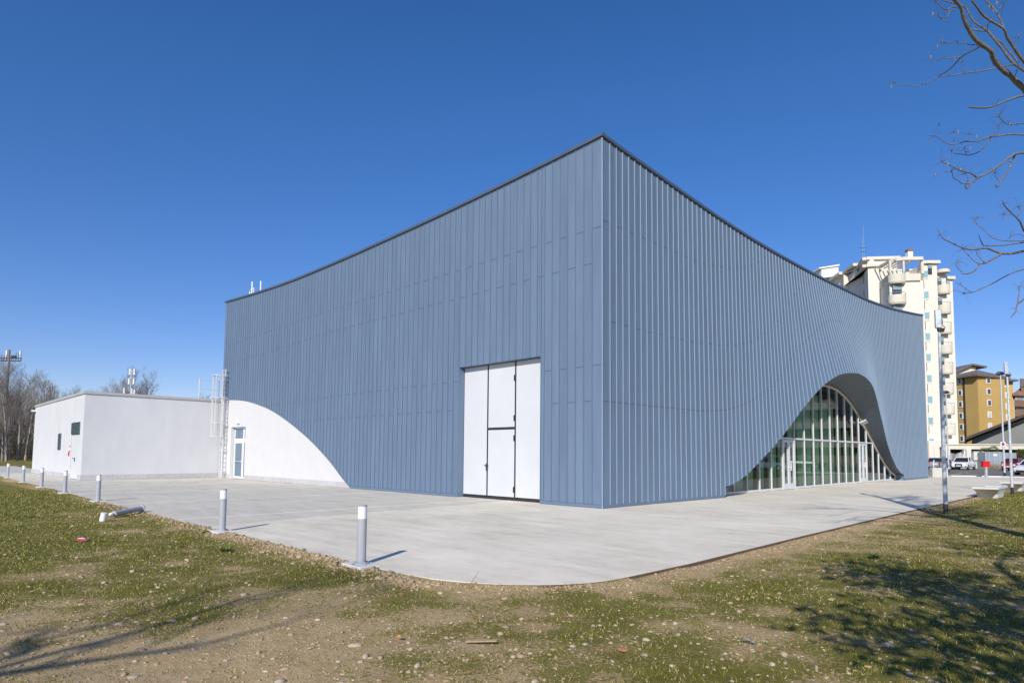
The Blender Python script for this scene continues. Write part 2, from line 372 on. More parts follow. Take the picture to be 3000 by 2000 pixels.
_gz = [.33, .60, 1.09, 1.69, 2.44, 3.15, 4.0, 4.59, 5.04, 5.30, 5.41, 5.42, 5.32, 5.04, 4.58, 4.0, 3.15, 2.44, 1.69, 1.085, .60, .33]
def glassz(y): return float(np.interp(y, _gy, _gz))

DX0, DX1, DZ = 2.54, 6.765, 4.835       # big door opening (u, height)
YEND = 39.8; XEND = -30.55
hall = empty('exhibition_hall', (0, 0, 0))
tag(hall, 'large slate-blue metal-clad hall with sagging roofline and a swooping arched glass entrance', 'building')

# ---- south cladding (faces -Y)
mb = MB(); rb = MB()
seams = [0.] + [seam_u(i) for i in range(1, 91)] + [30.55]
seams = sorted(set(seams+[DX0, DX1]))
def lowL(u): return DZ if DX0-1e-6 < u < DX1+1e-6 else arcL(u)
for k in range(len(seams)-1):
    a, b = seams[k], seams[k+1]
    ins = (a+b)/2 > DX0 and (a+b)/2 < DX1
    n = 3
    for j in range(n):
        u0 = a+(b-a)*j/n; u1 = a+(b-a)*(j+1)/n
        z0 = DZ if ins else arcL(u0); z1 = DZ if ins else arcL(u1)
        mb.add([(-u0, 0, z0), (-u1, 0, z1), (-u1, 0, roofL(u1)), (-u0, 0, roofL(u0))], [(0, 3, 2, 1)])
        if not ins and (z0 > 0 or z1 > 0):     # lower edge return over the white wall
            mb.add([(-u0, 0, z0), (-u1, 0, z1), (-u1, .1, z1), (-u0, .1, z0)], [(0, 1, 2, 3)])
            rb.add([(-u0, -.012, z0-.0), (-u1, -.012, z1-.0), (-u1, -.012, z1+.07), (-u0, -.012, z0+.07)], [(0, 3, 2, 1)], 2)
# standing seams
def ribL(u, zb):
    zt = roofL(u)-.01
    rb.box(-u-.006, -u+.006, -.034, .0, zb, zt, 2)
for i in range(1, 91):
    u = seam_u(i)
    if abs(u-DX0) < .17 and u < DX0: ribL(u, .10); continue
    if abs(u-DX1) < .02: continue
    zb = DZ+.02 if DX0 < u < DX1 else max(arcL(u)+.02, .10)
    ribL(u, zb)
ribL(DX1+.01, .1); ribL(DX0-.01, .1)
# base flashing and panel joints, the overlap shadow drawn as dark strips
rb.box(-DX0, -.0, -.02, 0, .012, .10, 2); rb.box(-14.42, -DX1, -.02, 0, .012, .10, 2); rb.box(-DX0, -.0, -.004, 0, .10, .112, 1); rb.box(-14.42, -DX1, -.004, 0, .10, .112, 1)
for i in range(0, 90):
    ua, ub = (0.03 if i == 0 else seam_u(i)+.012), seam_u(i+1)-.012
    hs = ((8.57 if (-ua) > -17 else 8.57-.016*(ua-17)), 4.31-.012*max(0, ua-16)) if i % 2 == 0 else ((7.49-.027*max(0, ua-16)), 3.23-.015*max(0, ua-17))
    for h in hs:
        if h < lowL((ua+ub)/2)+.1: continue
        if DX0-.1 < (ua+ub)/2 < DX1 and h < DZ: continue
        rb.add([(-ua, -.004, h-.009), (-ub, -.004, h-.009), (-ub, -.004, h+.009), (-ua, -.004, h+.009)], [(0, 3, 2, 1)], 1)
# door reveals in blue sheet
mb.add([(-DX1, 0, 0), (-DX1, .32, 0), (-DX1, .32, DZ), (-DX1, 0, DZ)], [(0, 1, 2, 3)])
mb.add([(-DX0, 0, 0), (-DX0, .32, 0), (-DX0, .32, DZ), (-DX0, 0, DZ)], [(0, 3, 2, 1)])
mb.add([(-DX1, 0, DZ), (-DX0, 0, DZ), (-DX0, .32, DZ), (-DX1, .32, DZ)], [(0, 3, 2, 1)])
o = mb.build('cladding', m_panelL, hall); o['label'] = 'sunlit blue-grey metal cladding above the white wall'
rb.build('standing_seams', [m_rib_sunlit, m_joint_shadow, m_flash], hall)
# ---- east cladding (faces +X) with the swelling hood
mb = MB(); rb = MB()
ys = [0.] + [seam_y(i) for i in range(1, 119)]
ys = sorted(set([y for y in ys if y < YEND-.05]+[YEND, 7.387, 33.2]))
ys = [y for k, y in enumerate(ys) if k == 0 or y-ys[k-1] > .06 or y in (7.387, 33.2)]
NZ = 22
def zlow(y, side):       # lower edge, side = sign of neighbouring panel
    if 7.387 < y < 33.2: return hoodz(y)
    if abs(y-7.387) < 1e-3: return hoodz(7.39) if side > 0 else 0.
    if abs(y-33.2) < 1e-3: return hoodz(33.2) if side < 0 else 0.
    return 0.
for k in range(len(ys)-1):
    a, b = ys[k], ys[k+1]
    for sub in range(2):
        y0 = a+(b-a)*sub/2; y1 = a+(b-a)*(sub+1)/2
        l0, l1 = zlow(y0, 1), zlow(y1, -1)
        vs = []; fs = []
        for (y, l) in ((y0, l0), (y1, l1)):
            for j in range(NZ+1):
                z = l+(roofR(y)-l)*j/NZ; vs.append((facX(y, z), y, z))
        for j in range(NZ): fs.append((j, NZ+1+j, NZ+2+j, j+1))
        mb.add(vs, fs)
def ribR(y, zb, w=.010, pr=.040):
    zt = roofR(y)-.01; vs = []; n = 20
    for j in range(n+1):
        z = zb+(zt-zb)*j/n; x = facX(y, z)-.002
        dz = .05; sl = (facX(y, z+dz)-facX(y, z-dz))/(2*dz)
        nx, nz = 1/math.hypot(1, sl), -sl/math.hypot(1, sl)
        vs += [(x, y-w/2, z), (x, y+w/2, z), (x+pr*nx, y+w/2, z+pr*nz), (x+pr*nx, y-w/2, z+pr*nz)]
    fs = [(0, 3, 2, 1)]
    for j in range(n):
        q = 4*j
        fs += [(q, q+1, q+5, q+4), (q+1, q+2, q+6, q+5), (q+2, q+3, q+7, q+6), (q+3, q, q+4, q+7)]
    rb.add(vs, fs)
for i in range(1, 119):
    y = seam_y(i)
    if y > YEND-.1: break
    zb = zlow(y, 1) if 7.5 < y < 33.1 else 0.
    ribR(y, max(zb+.005, .1) if zb == 0 else zb+.005)
rb.tube([(.012, -.012, 0.0), (.012, -.012, 11.34)], .022, 8)
ribR(YEND-.02, 0.0, .03, .03)
for ya, yb in ((0, 7.387), (33.2, YEND)):
    n = 12
    for j in range(n):
        y0 = ya+(yb-ya)*j/n; y1 = ya+(yb-ya)*(j+1)/n
        x0, x1 = facX(y0, 0)+.02, facX(y1, 0)+.02
        rb.add([(x0, y0, .012), (x1, y1, .012), (x1, y1, .1), (x0, y0, .1), (x0-.02, y0, .1), (x1-.02, y1, .1)], [(0, 1, 2, 3), (3, 2, 5, 4)], 2)
_A = ([0, 6, 8, 10, 10.7, 11.35, 11.96], [8.76, 8.77, 9.05, 9.5, 9.84, 10.17, 10.54])
_B = ([0, 2.6, 5.4, 7, 8.9, 9.96, 10.55, 11.24, 11.94, 12.63, 13.4, 14.15, 14.8, 15.36, 15.92, 16.42], [5.69, 5.66, 5.71, 5.82, 6.05, 6.33, 6.58, 6.86, 7.21, 7.66, 8.3, 8.92, 9.34, 9.71, 10.05, 10.38])
_C = ([0, 6, 7.44, 8.16, 8.91, 9.5, 10.32, 11.07, 11.74, 12.44, 13.2, 13.6, 14.25, 15.05, 15.81, 16.59, 17.29, 17.97, 18.65, 19.58, 20.3, 21, 22.1, 24, 26, 28, 30, 32, 33.5, 36, 40],
      [3.21, 3.22, 3.34, 3.45, 3.63, 3.79, 4.06, 4.34, 4.68, 5.08, 5.62, 6.0, 6.49, 6.96, 7.38, 7.78, 8.16, 8.45, 8.6, 8.74, 8.78, 8.79, 8.69, 8.0, 6.9, 5.6, 4.5, 3.6, 3.3, 3.22, 3.22])
def jointR(y0, y1, z):
    x0, x1 = facX(y0, z)+.004, facX(y1, z)+.004
    rb.add([(x0, y0, z-.009), (x1, y1, z-.009), (x1, y1, z+.009), (x0, y0, z+.009)], [(0, 1, 2, 3)], 1)
for i in range(0, 118):
    y0 = seam_y(i)+.01 if i else .03; y1 = seam_y(i+1)-.01
    if y1 > YEND: break
    ym = (y0+y1)/2
    if i % 2 == 0:
        if ym < 12: jointR(y0, y1, float(np.interp(ym, *_A)))
        if ym > 24.5: jointR(y0, y1, float(np.interp(ym, [24.5, 26.5, 29, 32, 36, 40], [10.9, 10.0, 9.3, 8.9, 8.77, 8.77])))
        if i > 24 or True:
            z = float(np.interp(ym, *_C)); 
            if z > hoodz(ym)+.05: jointR(y0, y1, z)
    else:
        if ym < 16.4: jointR(y0, y1, float(np.interp(ym, *_B)))
        if ym > 24.5: jointR(y0, y1, float(np.interp(ym, [24.5, 26.5, 29, 32, 36, 40], [10.2, 8.8, 7.2, 6.1, 5.75, 5.7])))
        z = float(np.interp(ym, *_C))
        if z > hoodz(ym)+.05: jointR(y0, y1, z)
o = mb.build('cladding', m_panelR, hall, smooth=True); o['label'] = 'seamed blue-grey cladding that swells out into a hood over the arch'
rb.build('standing_seams', [m_rib_sunlit, m_joint_shadow, m_flash], hall)
# ---- coping
cp = MB()
def coping(pts, nrm):
    nrm = np.array([*nrm, 0.])
    for (a, b) in zip(pts[:-1], pts[1:]):
        a = np.array(a, float); b = np.array(b, float)
        vs = []
        for p in (a, b):
            vs += [p+nrm*.0+np.array([0,0,.03]), p+nrm*.06+np.array([0,0,.04]), p+nrm*.06+np.array([0,0,.135]), p-nrm*.12+np.array([0,0,.145]), p-nrm*.12+np.array([0,0,.03])]
        cp.add(vs, [(i, 5+i, 5+(i+1) % 5, (i+1) % 5) for i in range(5)]+[(0,1,2,3,4),(9,8,7,6,5)])
pts = [(-u if u else .06, 0, roofL(u)) for u in [0]+[k*.8 for k in range(1, 38)]+[30.62]]
coping(pts, (0, -1))
pts = [(0, y, roofR(y)) for y in [.12]+[k*.8 for k in range(1, 50)]+[YEND+.05]]
coping(pts, (1, 0))
recalc(cp.build('roof_coping', m_coping, hall))
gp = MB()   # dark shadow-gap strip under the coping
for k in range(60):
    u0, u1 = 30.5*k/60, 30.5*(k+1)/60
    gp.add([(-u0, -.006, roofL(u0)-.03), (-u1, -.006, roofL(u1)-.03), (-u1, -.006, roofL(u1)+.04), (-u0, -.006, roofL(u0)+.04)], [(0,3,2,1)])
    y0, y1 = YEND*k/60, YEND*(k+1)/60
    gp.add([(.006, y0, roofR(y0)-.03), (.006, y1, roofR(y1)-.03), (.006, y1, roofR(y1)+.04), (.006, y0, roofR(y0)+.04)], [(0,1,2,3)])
gp.build('coping_gap', m_joint_shadow, hall)
# ---- back walls and roof deck
mb = MB()
mb.add([(XEND, 0, 0), (XEND, YEND, 0), (XEND, YEND, 11.9), (XEND, 0, 11.18)], [(0, 3, 2, 1)][::-1])
mb.add([(XEND, YEND, 0), (0, YEND, 0), (0, YEND, 12.38), (XEND, YEND, 11.9)], [(0, 3, 2, 1)])
mb.add([(-.45, .3, 10.2), (-.45, YEND-.1, 10.2), (XEND+.1, YEND-.1, 10.2), (XEND+.1, .3, 10.2)], [(0, 1, 2, 3)], 1)
mb.build('rear_wall', [m_coping, m_conc], hall)
# ---- white infill wall under the arc (with small door opening)
wall = MB(); SX0, SX1, SZ = -29.0, -26.8, 3.14; YW = .06
us = sorted(set([14.4+.27*k for k in range(61)]+[26.8, 29.0, 30.6])); us = [u for u in us if u <= 30.6]
for a, b in zip(us[:-1], us[1:]):
    lo = SZ if (26.8-1e-6 <= a and b <= 29.0+1e-6) else 0.
    za, zb_ = max(arcL(a)+.12, lo), max(arcL(b)+.12, lo)
    wall.add([(-a, YW, lo), (-b, YW, lo), (-b, YW, zb_), (-a, YW, za)], [(0, 3, 2, 1)])
RD = .32
wall.add([(SX0, YW, 0), (SX0, RD, 0), (SX0, RD, SZ), (SX0, YW, SZ)], [(0, 1, 2, 3)])
wall.add([(SX1, YW, 0), (SX1, RD, 0), (SX1, RD, SZ), (SX1, YW, SZ)], [(0, 3, 2, 1)])
wall.add([(SX0, YW, SZ), (SX1, YW, SZ), (SX1, RD, SZ), (SX0, RD, SZ)], [(0, 3, 2, 1)])
w = wall.build('wall', m_white, hall); w['label'] = 'smooth white rendered wall under the curved cladding edge'
pl = MB(); pl.box(-26.75, -14.5, .03, YW, .01, .26); pl.box(-30.6, -29.05, .03, YW, .01, .26)
pl.build('stone_plinth', m_stoneplinth, w)
# small glazed door
dr = MB()
x0, x1 = SX0+.04, SX1-.0; y = RD
def frame_rect(mbx, xa, xb, za, zb, t, ya, yb):
    mbx.box(xa, xa+t, ya, yb, za, zb); mbx.box(xb-t, xb, ya, yb, za, zb)
    mbx.box(xa+t, xb-t, ya, yb, zb-t, zb); mbx.box(xa+t, xb-t, ya, yb, za, za+t)
frame_rect(dr, x0, x1, .02, SZ, .09, y-.06, y)
dr.box(x0+.09, x1-.09, y-.058, y, 2.28, 2.44)
dr.box(-27.62, -27.46, y-.058, y, 2.44, SZ-.09)
gd = dr.build('glazed_door', m_wframe, hall)
lf = MB(); frame_rect(lf, x0+.09, -27.54, .03, 2.28, .12, y-.09, y-.04); lf.build('door_leaf', m_wframe, gd)
lf = MB(); frame_rect(lf, -27.53, x1-.09, .03, 2.28, .10, y-.09, y-.04); lf.build('door_leaf', m_wframe, gd)
gl = MB(); gl.box(x0+.2, -27.64, y-.065, y-.055, .1, 2.2); gl.box(-27.44, x1-.17, y-.065, y-.055, .1, 2.2)
gl.box(x0+.08, -27.6, y-.04, y-.03, 2.42, SZ-.08); gl.box(-27.48, x1-.08, y-.04, y-.03, 2.42, SZ-.08); gl.build('glass', m_glassb, gd)
hd = MB(); hd.tube([(-28.75, y-.14, 1.05), (-27.62, y-.14, 1.05)], .018); hd.box(-27.62, -27.54, y-.14, y-.09, .98, 1.12); hd.build('door_handle', m_alu, gd)
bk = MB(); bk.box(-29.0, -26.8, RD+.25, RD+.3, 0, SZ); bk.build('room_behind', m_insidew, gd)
vt = MB(); vt.box(-28.05, -27.72, .035, YW, 3.28, 3.33); vt.build('slot_vent', m_louvre, hall)
# big white door
bd = empty('loading_door', (0, 0, 0)); bd.parent = hall; bd['label'] = 'tall white three-leaf loading door with black joints'
Yd = .30; fr = MB(); fr.box(-DX1, -DX0, Yd+.02, Yd+.1, 0, DZ); 
fr.box(-DX1, -DX0, Yd-.035, Yd, .0, .10); fr.build('door_frame', m_black, bd)
S1, S2 = -5.42, -3.99; ZM = 2.50
def leaf(xa, xb, za, zb):
    l = MB(); l.box(xa, xb, Yd-.05, Yd+.02, za, zb); return l.build('door_leaf', m_doorwhite, bd, bevel=.004)
leaf(-DX1+.02, S1-.035, .12, DZ-.02); leaf(S1+.035, S2-.035, .12, ZM-.045); leaf(S1+.035, S2-.035, ZM+.045, DZ-.02); leaf(S2+.035, -DX0-.02, .12, DZ-.02)
for z in (4.25, 2.85, 2.15, .38):
    hg = MB(); hg.box(S2-.065, S2-.035, Yd-.075, Yd-.05, z-.10, z+.10); hg.build('hinge', m_black, bd)
gk = MB(); gk.box(S1-.032, S1+.032, Yd-.054, Yd-.01, .10, DZ-.01); gk.box(S2-.032, S2+.032, Yd-.054, Yd-.01, .10, DZ-.01); gk.box(S1+.033, S2-.033, Yd-.053, Yd-.01, ZM-.042, ZM+.042); gk.build('black_seal', m_black, bd)
hd = MB(); hd.box(S1-.02, S1+.03, Yd-.10, Yd-.05, 1.02, 1.26); hd.tube([(S1-.10, Yd-.11, 1.2), (S1+.10, Yd-.11, 1.2)], .014); hd.tube([(S1, Yd-.12, 1.02), (S1+.09, Yd-.12, 1.1)], .012); hd.build('door_handle', m_black, bd)

# ---- hood soffit
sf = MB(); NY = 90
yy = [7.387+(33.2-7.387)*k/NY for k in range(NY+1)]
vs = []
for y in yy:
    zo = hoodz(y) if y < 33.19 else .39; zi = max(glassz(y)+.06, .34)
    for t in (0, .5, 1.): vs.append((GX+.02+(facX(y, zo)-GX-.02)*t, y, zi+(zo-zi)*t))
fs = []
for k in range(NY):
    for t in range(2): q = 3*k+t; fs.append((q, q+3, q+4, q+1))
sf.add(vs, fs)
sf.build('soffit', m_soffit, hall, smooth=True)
for y, s in ((7.387, 1), (33.2, -1)):
    jb = MB()
    z = .40; xo = facX(y, .2)
    jb.add([(GX, y, 0), (xo, y, 0), (xo, y, z), (GX, y, z)], [(0, 1, 2, 3) if s < 0 else (0, 3, 2, 1)])
    jb.build('entrance_jamb', m_panelR, hall)
# wood trim & arch frame & curtain wall
cw = empty('glass_front'); cw.parent = hall; cw['label'] = 'arched curtain wall of tall glass bays with grey mullions'
tr = MB(); af = MB()
def strip(mbx, dz0, dz1, xa, xb):
    for k in range(NY):
        y0, y1 = yy[k], yy[k+1]
        a0, a1 = glassz(y0), glassz(y1)
        p = [(xa,y0,a0+dz0),(xb,y0,a0+dz0),(xb,y0,a0+dz1),(xa,y0,a0+dz1),(xa,y1,a1+dz0),(xb,y1,a1+dz0),(xb,y1,a1+dz1),(xa,y1,a1+dz1)]
        mbx.add(p, [(0,4,5,1),(1,5,6,2),(2,6,7,3),(3,7,4,0)])
strip(tr, .0, .09, GX-.05, GX+.09); strip(af, -.07, .0, GX-.04, GX+.05)
tr.build('timber_trim', m_wood, cw)
mull = [8.28, 9.45, 10.66, 11.89, 13.14, 14.38, 15.84, 17.10, 18.33, 19.54, 20.76, 21.97, 23.19, 24.42, 25.6, 27.01, 28.26, 29.42, 30.7, 31.95, 33.15]
for y in mull: af.box(GX-.08, GX+.05, y-.022, y+.022, 0, glassz(y)-.06)
af.box(GX-.04, GX+.045, 7.4, 14.38, .02, .12); af.box(GX-.04, GX+.045, 15.84, 25.6, .02, .12); af.box(GX-.04, GX+.045, 27.01, 33.15, .02, .12)
ZT = 2.43
edges = [7.42]+mull
for a, b in zip(edges[:-1], edges[1:]):
    if min(glassz(a), glassz(b)) > ZT-.15: af.box(GX-.038, GX+.043, a+.028, b-.028, ZT-.04, ZT+.04)
af.build('mullions', m_alu, cw)
for a, b in zip(edges[:-1], edges[1:]):
    isdoor = abs(a-14.38) < .01 or abs(a-25.6) < .01
    def pane(z0, z1a, z1b):
        n = 4; p = MB(); vs = []
        for k in range(n+1):
            y = a+(b-a)*k/n; zt = min(max(z1a, z1b), glassz(y)-.03) if max(z1a, z1b) > ZT+.1 or glassz(y) < ZT else ZT
            vs += [(GX, y, z0), (GX, y, max(zt, z0+.01))]
        p.add(vs, [(2*k, 2*k+2, 2*k+3, 2*k+1) for k in range(n)])
        p.build('pane', m_glass, cw)
    top = max(glassz(a), glassz(b), glassz((a+b)/2))
    if not isdoor: pane(.05, min(ZT, top), min(ZT, top))
    if top > ZT+.12: pane(ZT, top, top)
def glass_door(ya, yb):
    d = empty('entrance_door'); d.parent = hall; d['label'] = 'double glazed entrance door with wide pale frames in the arched glass front'
    ym = (ya+yb)/2
    for p, q in ((ya+.06, ym-.01), (ym+.01, yb-.06)):
        l = MB(); t = .11
        l.box(GX-.03, GX+.05, p, p+t, .03, 2.36); l.box(GX-.03, GX+.05, q-t, q, .03, 2.36)
        l.box(GX-.03, GX+.05, p+t, q-t, 2.25, 2.36); l.box(GX-.03, GX+.05, p+t, q-t, .03, .3)
        lo = l.build('door_leaf', m_alu, d)
        g = MB(); g.box(GX, GX+.012, p+t, q-t, .3, 2.25); g.build('pane', m_glass, lo)
    h = MB(); h.tube([(GX+.12, ym-.07, .9), (GX+.12, ym-.07, 1.25)], .015); h.tube([(GX+.12, ym+.07, .9), (GX+.12, ym+.07, 1.25)], .015)
    h.box(GX+.05, GX+.12, ym-.09, ym-.05, 1.04, 1.08); h.box(GX+.05, GX+.12, ym+.05, ym+.09, 1.04, 1.08); h.build('door_handle', m_alu, d)
glass_door(14.38, 15.84); glass_door(25.6, 27.01)
# interior
it = MB()
it.box(-9, GX-.1, 5, 36, -.03, .012, 0)
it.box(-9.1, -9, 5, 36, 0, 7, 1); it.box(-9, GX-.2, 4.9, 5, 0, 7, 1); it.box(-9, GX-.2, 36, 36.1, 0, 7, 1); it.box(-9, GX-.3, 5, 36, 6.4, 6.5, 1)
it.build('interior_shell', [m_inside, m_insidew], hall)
k = 0; y = 7.9
while y < 33:
    wd = .74 if k % 3 else .95
    gb = MB(); gb.box(-1.65, -1.6, y, y+wd, .03, max(.4, glassz(y+.3)-.3)); y += 1.22; k += 1; gb.build('green_panel', m_green, hall)
# lobby furniture glimpsed through the glass
sfl = MB(); sfl.box(GX-.02, GX, 7.42, 33.15, -.02, .03); sfl.build('door_sill', m_alu, hall)
lt = MB(); lt.obox((-.45, 25.45, 3.62), (.34, .1, .18), (.02, .34, -.14), (.03, .0, -.05)); lt.build('flood_light', m_copingA, hall)

# roof-edge pipes
rp = empty('roof_ladder_rail', (-30, 1.5, 10.2)); tag(rp, 'white tubular rail posts rising behind the roof edge at its far west end', 'railing')
q = MB()
def rl(a, b, r=.035): q.tube([tuple(np.array(a)-np.array([-30, 1.5, 10.2])), tuple(np.array(b)-np.array([-30, 1.5, 10.2]))], r)
rl((-30.6, 1.5, 10.2), (-30.6, 1.5, 12.2), .05); rl((-30.27, 1.5, 10.2), (-30.27, 1.5, 12.83), .05); rl((-28.9, 1.5, 10.2), (-28.9, 1.5, 12.62), .045)
rl((-30.6, 1.5, 12.3), (-29.95, 1.5, 12.35), .03); rl((-30.0, 1.5, 12.35), (-29.97, 1.5, 11.9), .03); rl((-30.0, 1.5, 12.0), (-29.65, 1.5, 12.02), .04)
q.build('tube_rail', m_wframe, rp)

# ------------------------------------------------------------------ annexe
ann = empty('white_annexe', (0, 0, 0)); tag(ann, 'low white rendered flat-roofed annexe with grey service door, left of the blue hall', 'building')
AX, AY, AXB, AH = -30.68, -7.18, -46.9, 4.95
DxA, DxB, DZa = -33.72, -31.5, 2.57
wl = MB()
def wq(xa, xb, za, zb): wl.add([(xa, AY, za), (xb, AY, za), (xb, AY, zb), (xa, AY, zb)], [(0, 1, 2, 3)])
wq(AXB, DxA, 0, 3.25); wq(DxB, AX, 0, 3.25); wq(AXB, AX, 3.25, AH-.14)
wl.add([(AX, AY, 0), (AX, .02, 0), (AX, .02, AH-.14), (AX, AY, AH-.14)], [(0, 1, 2, 3)])
wl.add([(AXB, AY, 0), (AXB, 8, 0), (AXB, 8, AH-.14), (AXB, AY, AH-.14)], [(0, 3, 2, 1)])
wl.add([(AXB, AY, AH-.2), (AX, AY, AH-.2), (AX, 8, AH-.2), (AXB, 8, AH-.2)], [(0, 1, 2, 3)])
for x in (DxA, DxB): wl.add([(x, AY, 0), (x, AY+.1, 0), (x, AY+.1, 3.25), (x, AY, 3.25)], [(0, 1, 2, 3)])
aw = wl.build('wall', m_white2, ann)
c = MB(); c.box(AXB-.06, AX+.06, AY-.06, AY+.3, AH-.14, AH); c.box(AX-.3, AX+.06, AY+.3, -.06, AH-.14, AH); c.box(AXB-.06, AXB+.3, AY+.3, 8, AH-.14, AH); c.build('roof_coping', m_copingA, ann)
p = MB(); p.box(AXB-.03, DxA, AY-.03, AY, .01, .30); p.box(DxB, AX+.03, AY-.03, AY, .01, .30); p.box(AX, AX+.03, AY, .02, .01, .30); p.build('stone_plinth', m_stoneplinth, ann)
d = MB(); d.box(DxA+.02, DxB-.02, AY+.03, AY+.1, .03, DZa); d.box(DxA, DxB, AY+.012, AY+.03, .03, .08)
dd = d.build('service_door', m_greydoor, ann, bevel=.005)
h = MB(); h.box(-32.7, -32.62, AY, AY+.03, 1.02, 1.24); h.tube([(-32.66, AY-.04, 1.2), (-32.9, AY-.04, 1.2)], .02); h.build('door_handle', m_black, dd)
for x in (DxA+.03, DxB-.06):
    for z in (.3, 2.3): h = MB(); h.box(x, x+.03, AY, AY+.03, z, z+.25); h.build('hinge', m_alu, dd)
def louvre(xa, xb, za, zb, n, lab):
    l = MB(); l.box(xa, xb, AY-.003, AY+.08, za, zb, 1)
    t = .03; l.box(xa, xa+t, AY-.042, AY+.07, za, zb); l.box(xb-t, xb, AY-.042, AY+.07, za, zb)
    for k in range(n+1):
        z = za+(zb-za)*k/n
        l.obox((xa+t, AY-.040, z-.012), (xb-xa-2*t, 0, 0), (0, .034, .034), (0, -.004, .012))
    o = l.build('louvre', [m_louvre, m_dark], ann); o['label'] = lab
louvre(DxA+.02, DxB-.02, DZa+.03, 3.24, 9, 'wide louvre above the service door')
louvre(-37.55, -36.7, 1.7, 2.68, 16, 'narrow upright louvre vent in the white wall')
s = MB()
s.box(-34.1, -33.88, AY-.012, AY, 1.84, 1.94, 0); s.box(-34.1, -33.88, AY-.012, AY, 1.55, 1.65, 0); s.box(-34.1, -33.88, AY-.01, AY, 1.66, 1.83, 1)
s.box(-34.25, -34.0, AY-.04, AY, 1.33, 1.56, 0); s.build('warning_sign', [m_redp, m_wframe], ann)
s = MB(); s.box(-46.8, -46.5, AY-.25, AY, 4.48, 4.58); s.build('wall_lamp', m_lens, ann)

# ------------------------------------------------------------------ roof access ladder with cage
m_galvl = mat('bright_aluminium', (.66, .67, .69), .4, .3, .06)
ld = empty('caged_ladder', (-29.5, -.22, 0)); tag(ld, 'galvanised access ladder with safety cage in the corner between annexe and hall', 'ladder')
def L(x, y, z): return (x+29.5, y+.22, z)
q = MB()
for x in (-29.95, -29.5): q.box(x-.035+29.5, x+.035+29.5, -.03, .03, 0.02, 6.78)
q.build('ladder_rail', m_galvl, ld)
for k in range(24): q = MB(); q.tube([L(-29.95, -.21, .3+.28*k), L(-29.5, -.21, .3+.28*k)], .02, 6); q.build('rung', m_galvl, ld)
q = MB()
for z in (2.56, 3.4, 4.98, 6.38):
    pts = []
    for k in range(13):
        a = math.pi*k/12
        pts.append(L(-29.72-.36*math.cos(a), -.22-.66*math.sin(a), z))
    q.tube(pts, .028, 6)
    for x in (-29.95, -29.5): q.tube([L(x, -.22, z), L(x, -.0, z)], .018, 6)
for k in (1, 3.5, 6, 8.5, 11):
    a = math.pi*k/12; x, y = -29.72-.36*math.cos(a), -.22-.66*math.sin(a)
    q.box(x+29.5-.035, x+29.5+.035, y+.22-.02, y+.22+.02, 2.56, 6.38)
q.build('safety_cage', m_galvl, ld)
for z in (.42, 1.75, 3.3, 4.9): 
    q = MB()
    for x in (-29.95, -29.5): q.box(x+29.5-.02, x+29.5+.02, 0, .27, z-.02, z+.02)
    q.box(-.5, .05, .02, .05, z-.025, z+.025)
    q.build('wall_bracket', m_galvl, ld)
gr = empty('guard_rail', (-30.9, -.8, AH)); tag(gr, 'galvanised guard rail posts on the annexe roof beside the ladder cage', 'railing')
for y in (-.45, .38): q = MB(); q.tube([(0, y, 0), (0, y, 1.25)], .035, 8); q.build('post', m_galvl, gr)
q = MB()
for z in (.62, 1.2): q.tube([(0, -.45, z), (0, .75, z)], .022, 8)
q.build('rail', m_galvl, gr)

# ------------------------------------------------------------------ ground, paving, road
PE = 6.62
def edge_y(x): return float(np.interp(x, [-70, -41, -24, -12, 4.0], [-9.3, -9.5, -9.72, -9.92, -10.0]))
pave = [(-75, -9.2), (-41, -9.5), (-24, -9.72), (-12, -9.92), (-2, -10.0), (4.2, -10.0)]
pave += [(4.2+2.45*math.sin(a), -10.0+1.9*(1-math.cos(a))) for a in [math.pi/2*k/10 for k in range(1, 11)]]
pave += [(6.70, -6.5), (6.62, -2), (6.58, 5), (6.6, 15), (6.62, 30), (6.62, 47.7), (3.4, 48.4), (1.0, 47.6), (.1, 46.4), (-3, 45.6), (-36, 45.6), (-36, 10), (-49, 10), (-49, -5.6), (-75, -4.9)]
def on_pave(x, y):
    if x > 6.72 or x < -75: return False
    if x > 4.2 and y < -8.1:
        return ((x-4.2)/2.45)**2+((y+8.1)/1.9)**2 <= 1
    if x < -49: return edge_y(x) <= y <= -5.0
    return edge_y(x) <= y <= 48
pv = MB(); pv.prism(pave, -.18, 0.)
tag(pv.build('pavement', m_pave), kind='structure')
eg = MB()
for a, b in zip(pave[10:21], pave[11:22]): eg.bar((a[0]+.006, a[1], -.050), (b[0]+.006, b[1], -.050), .012, .094)
m_rust = mat('rusted_edging', (.12, .08, .055), .9, 0, .3, 20)
tag(eg.build('steel_edging', m_rust), 'thin rust-brown edging strip along the east side of the pale paving', 'edging')
rd = MB(); rd.prism([(-60, 45.4), (-3, 45.4), (0, 46.2), (.9, 47.8), (3.4, 48.7), (40, 47.5), (60, 47.5), (60, 92), (-60, 92)], -.18, -.012)
tag(rd.build('road', m_asph), kind='structure')
kb = MB()
kk = [(.1, 46.5), (1.0, 47.7), (3.4, 48.5), (6.6, 47.8), (12, 47.5)]
for a, b in zip(kk[:-1], kk[1:]): kb.bar((a[0], a[1], .0), (b[0], b[1], .0), .5, .12)
tag(kb.build('kerb', mat('white_kerb_stone', (.72, .72, .71), .8, 0, .05, 5)), 'bright white kerb strip between the paving and the car park road', 'kerb')
m_yel = mat('worn_yellow_paint', (.42, .33, .15), .9, 0, .25, 8); m_wht = mat('worn_white_paint', (.42, .42, .40), .9, 0, .2, 8)
ym = MB()
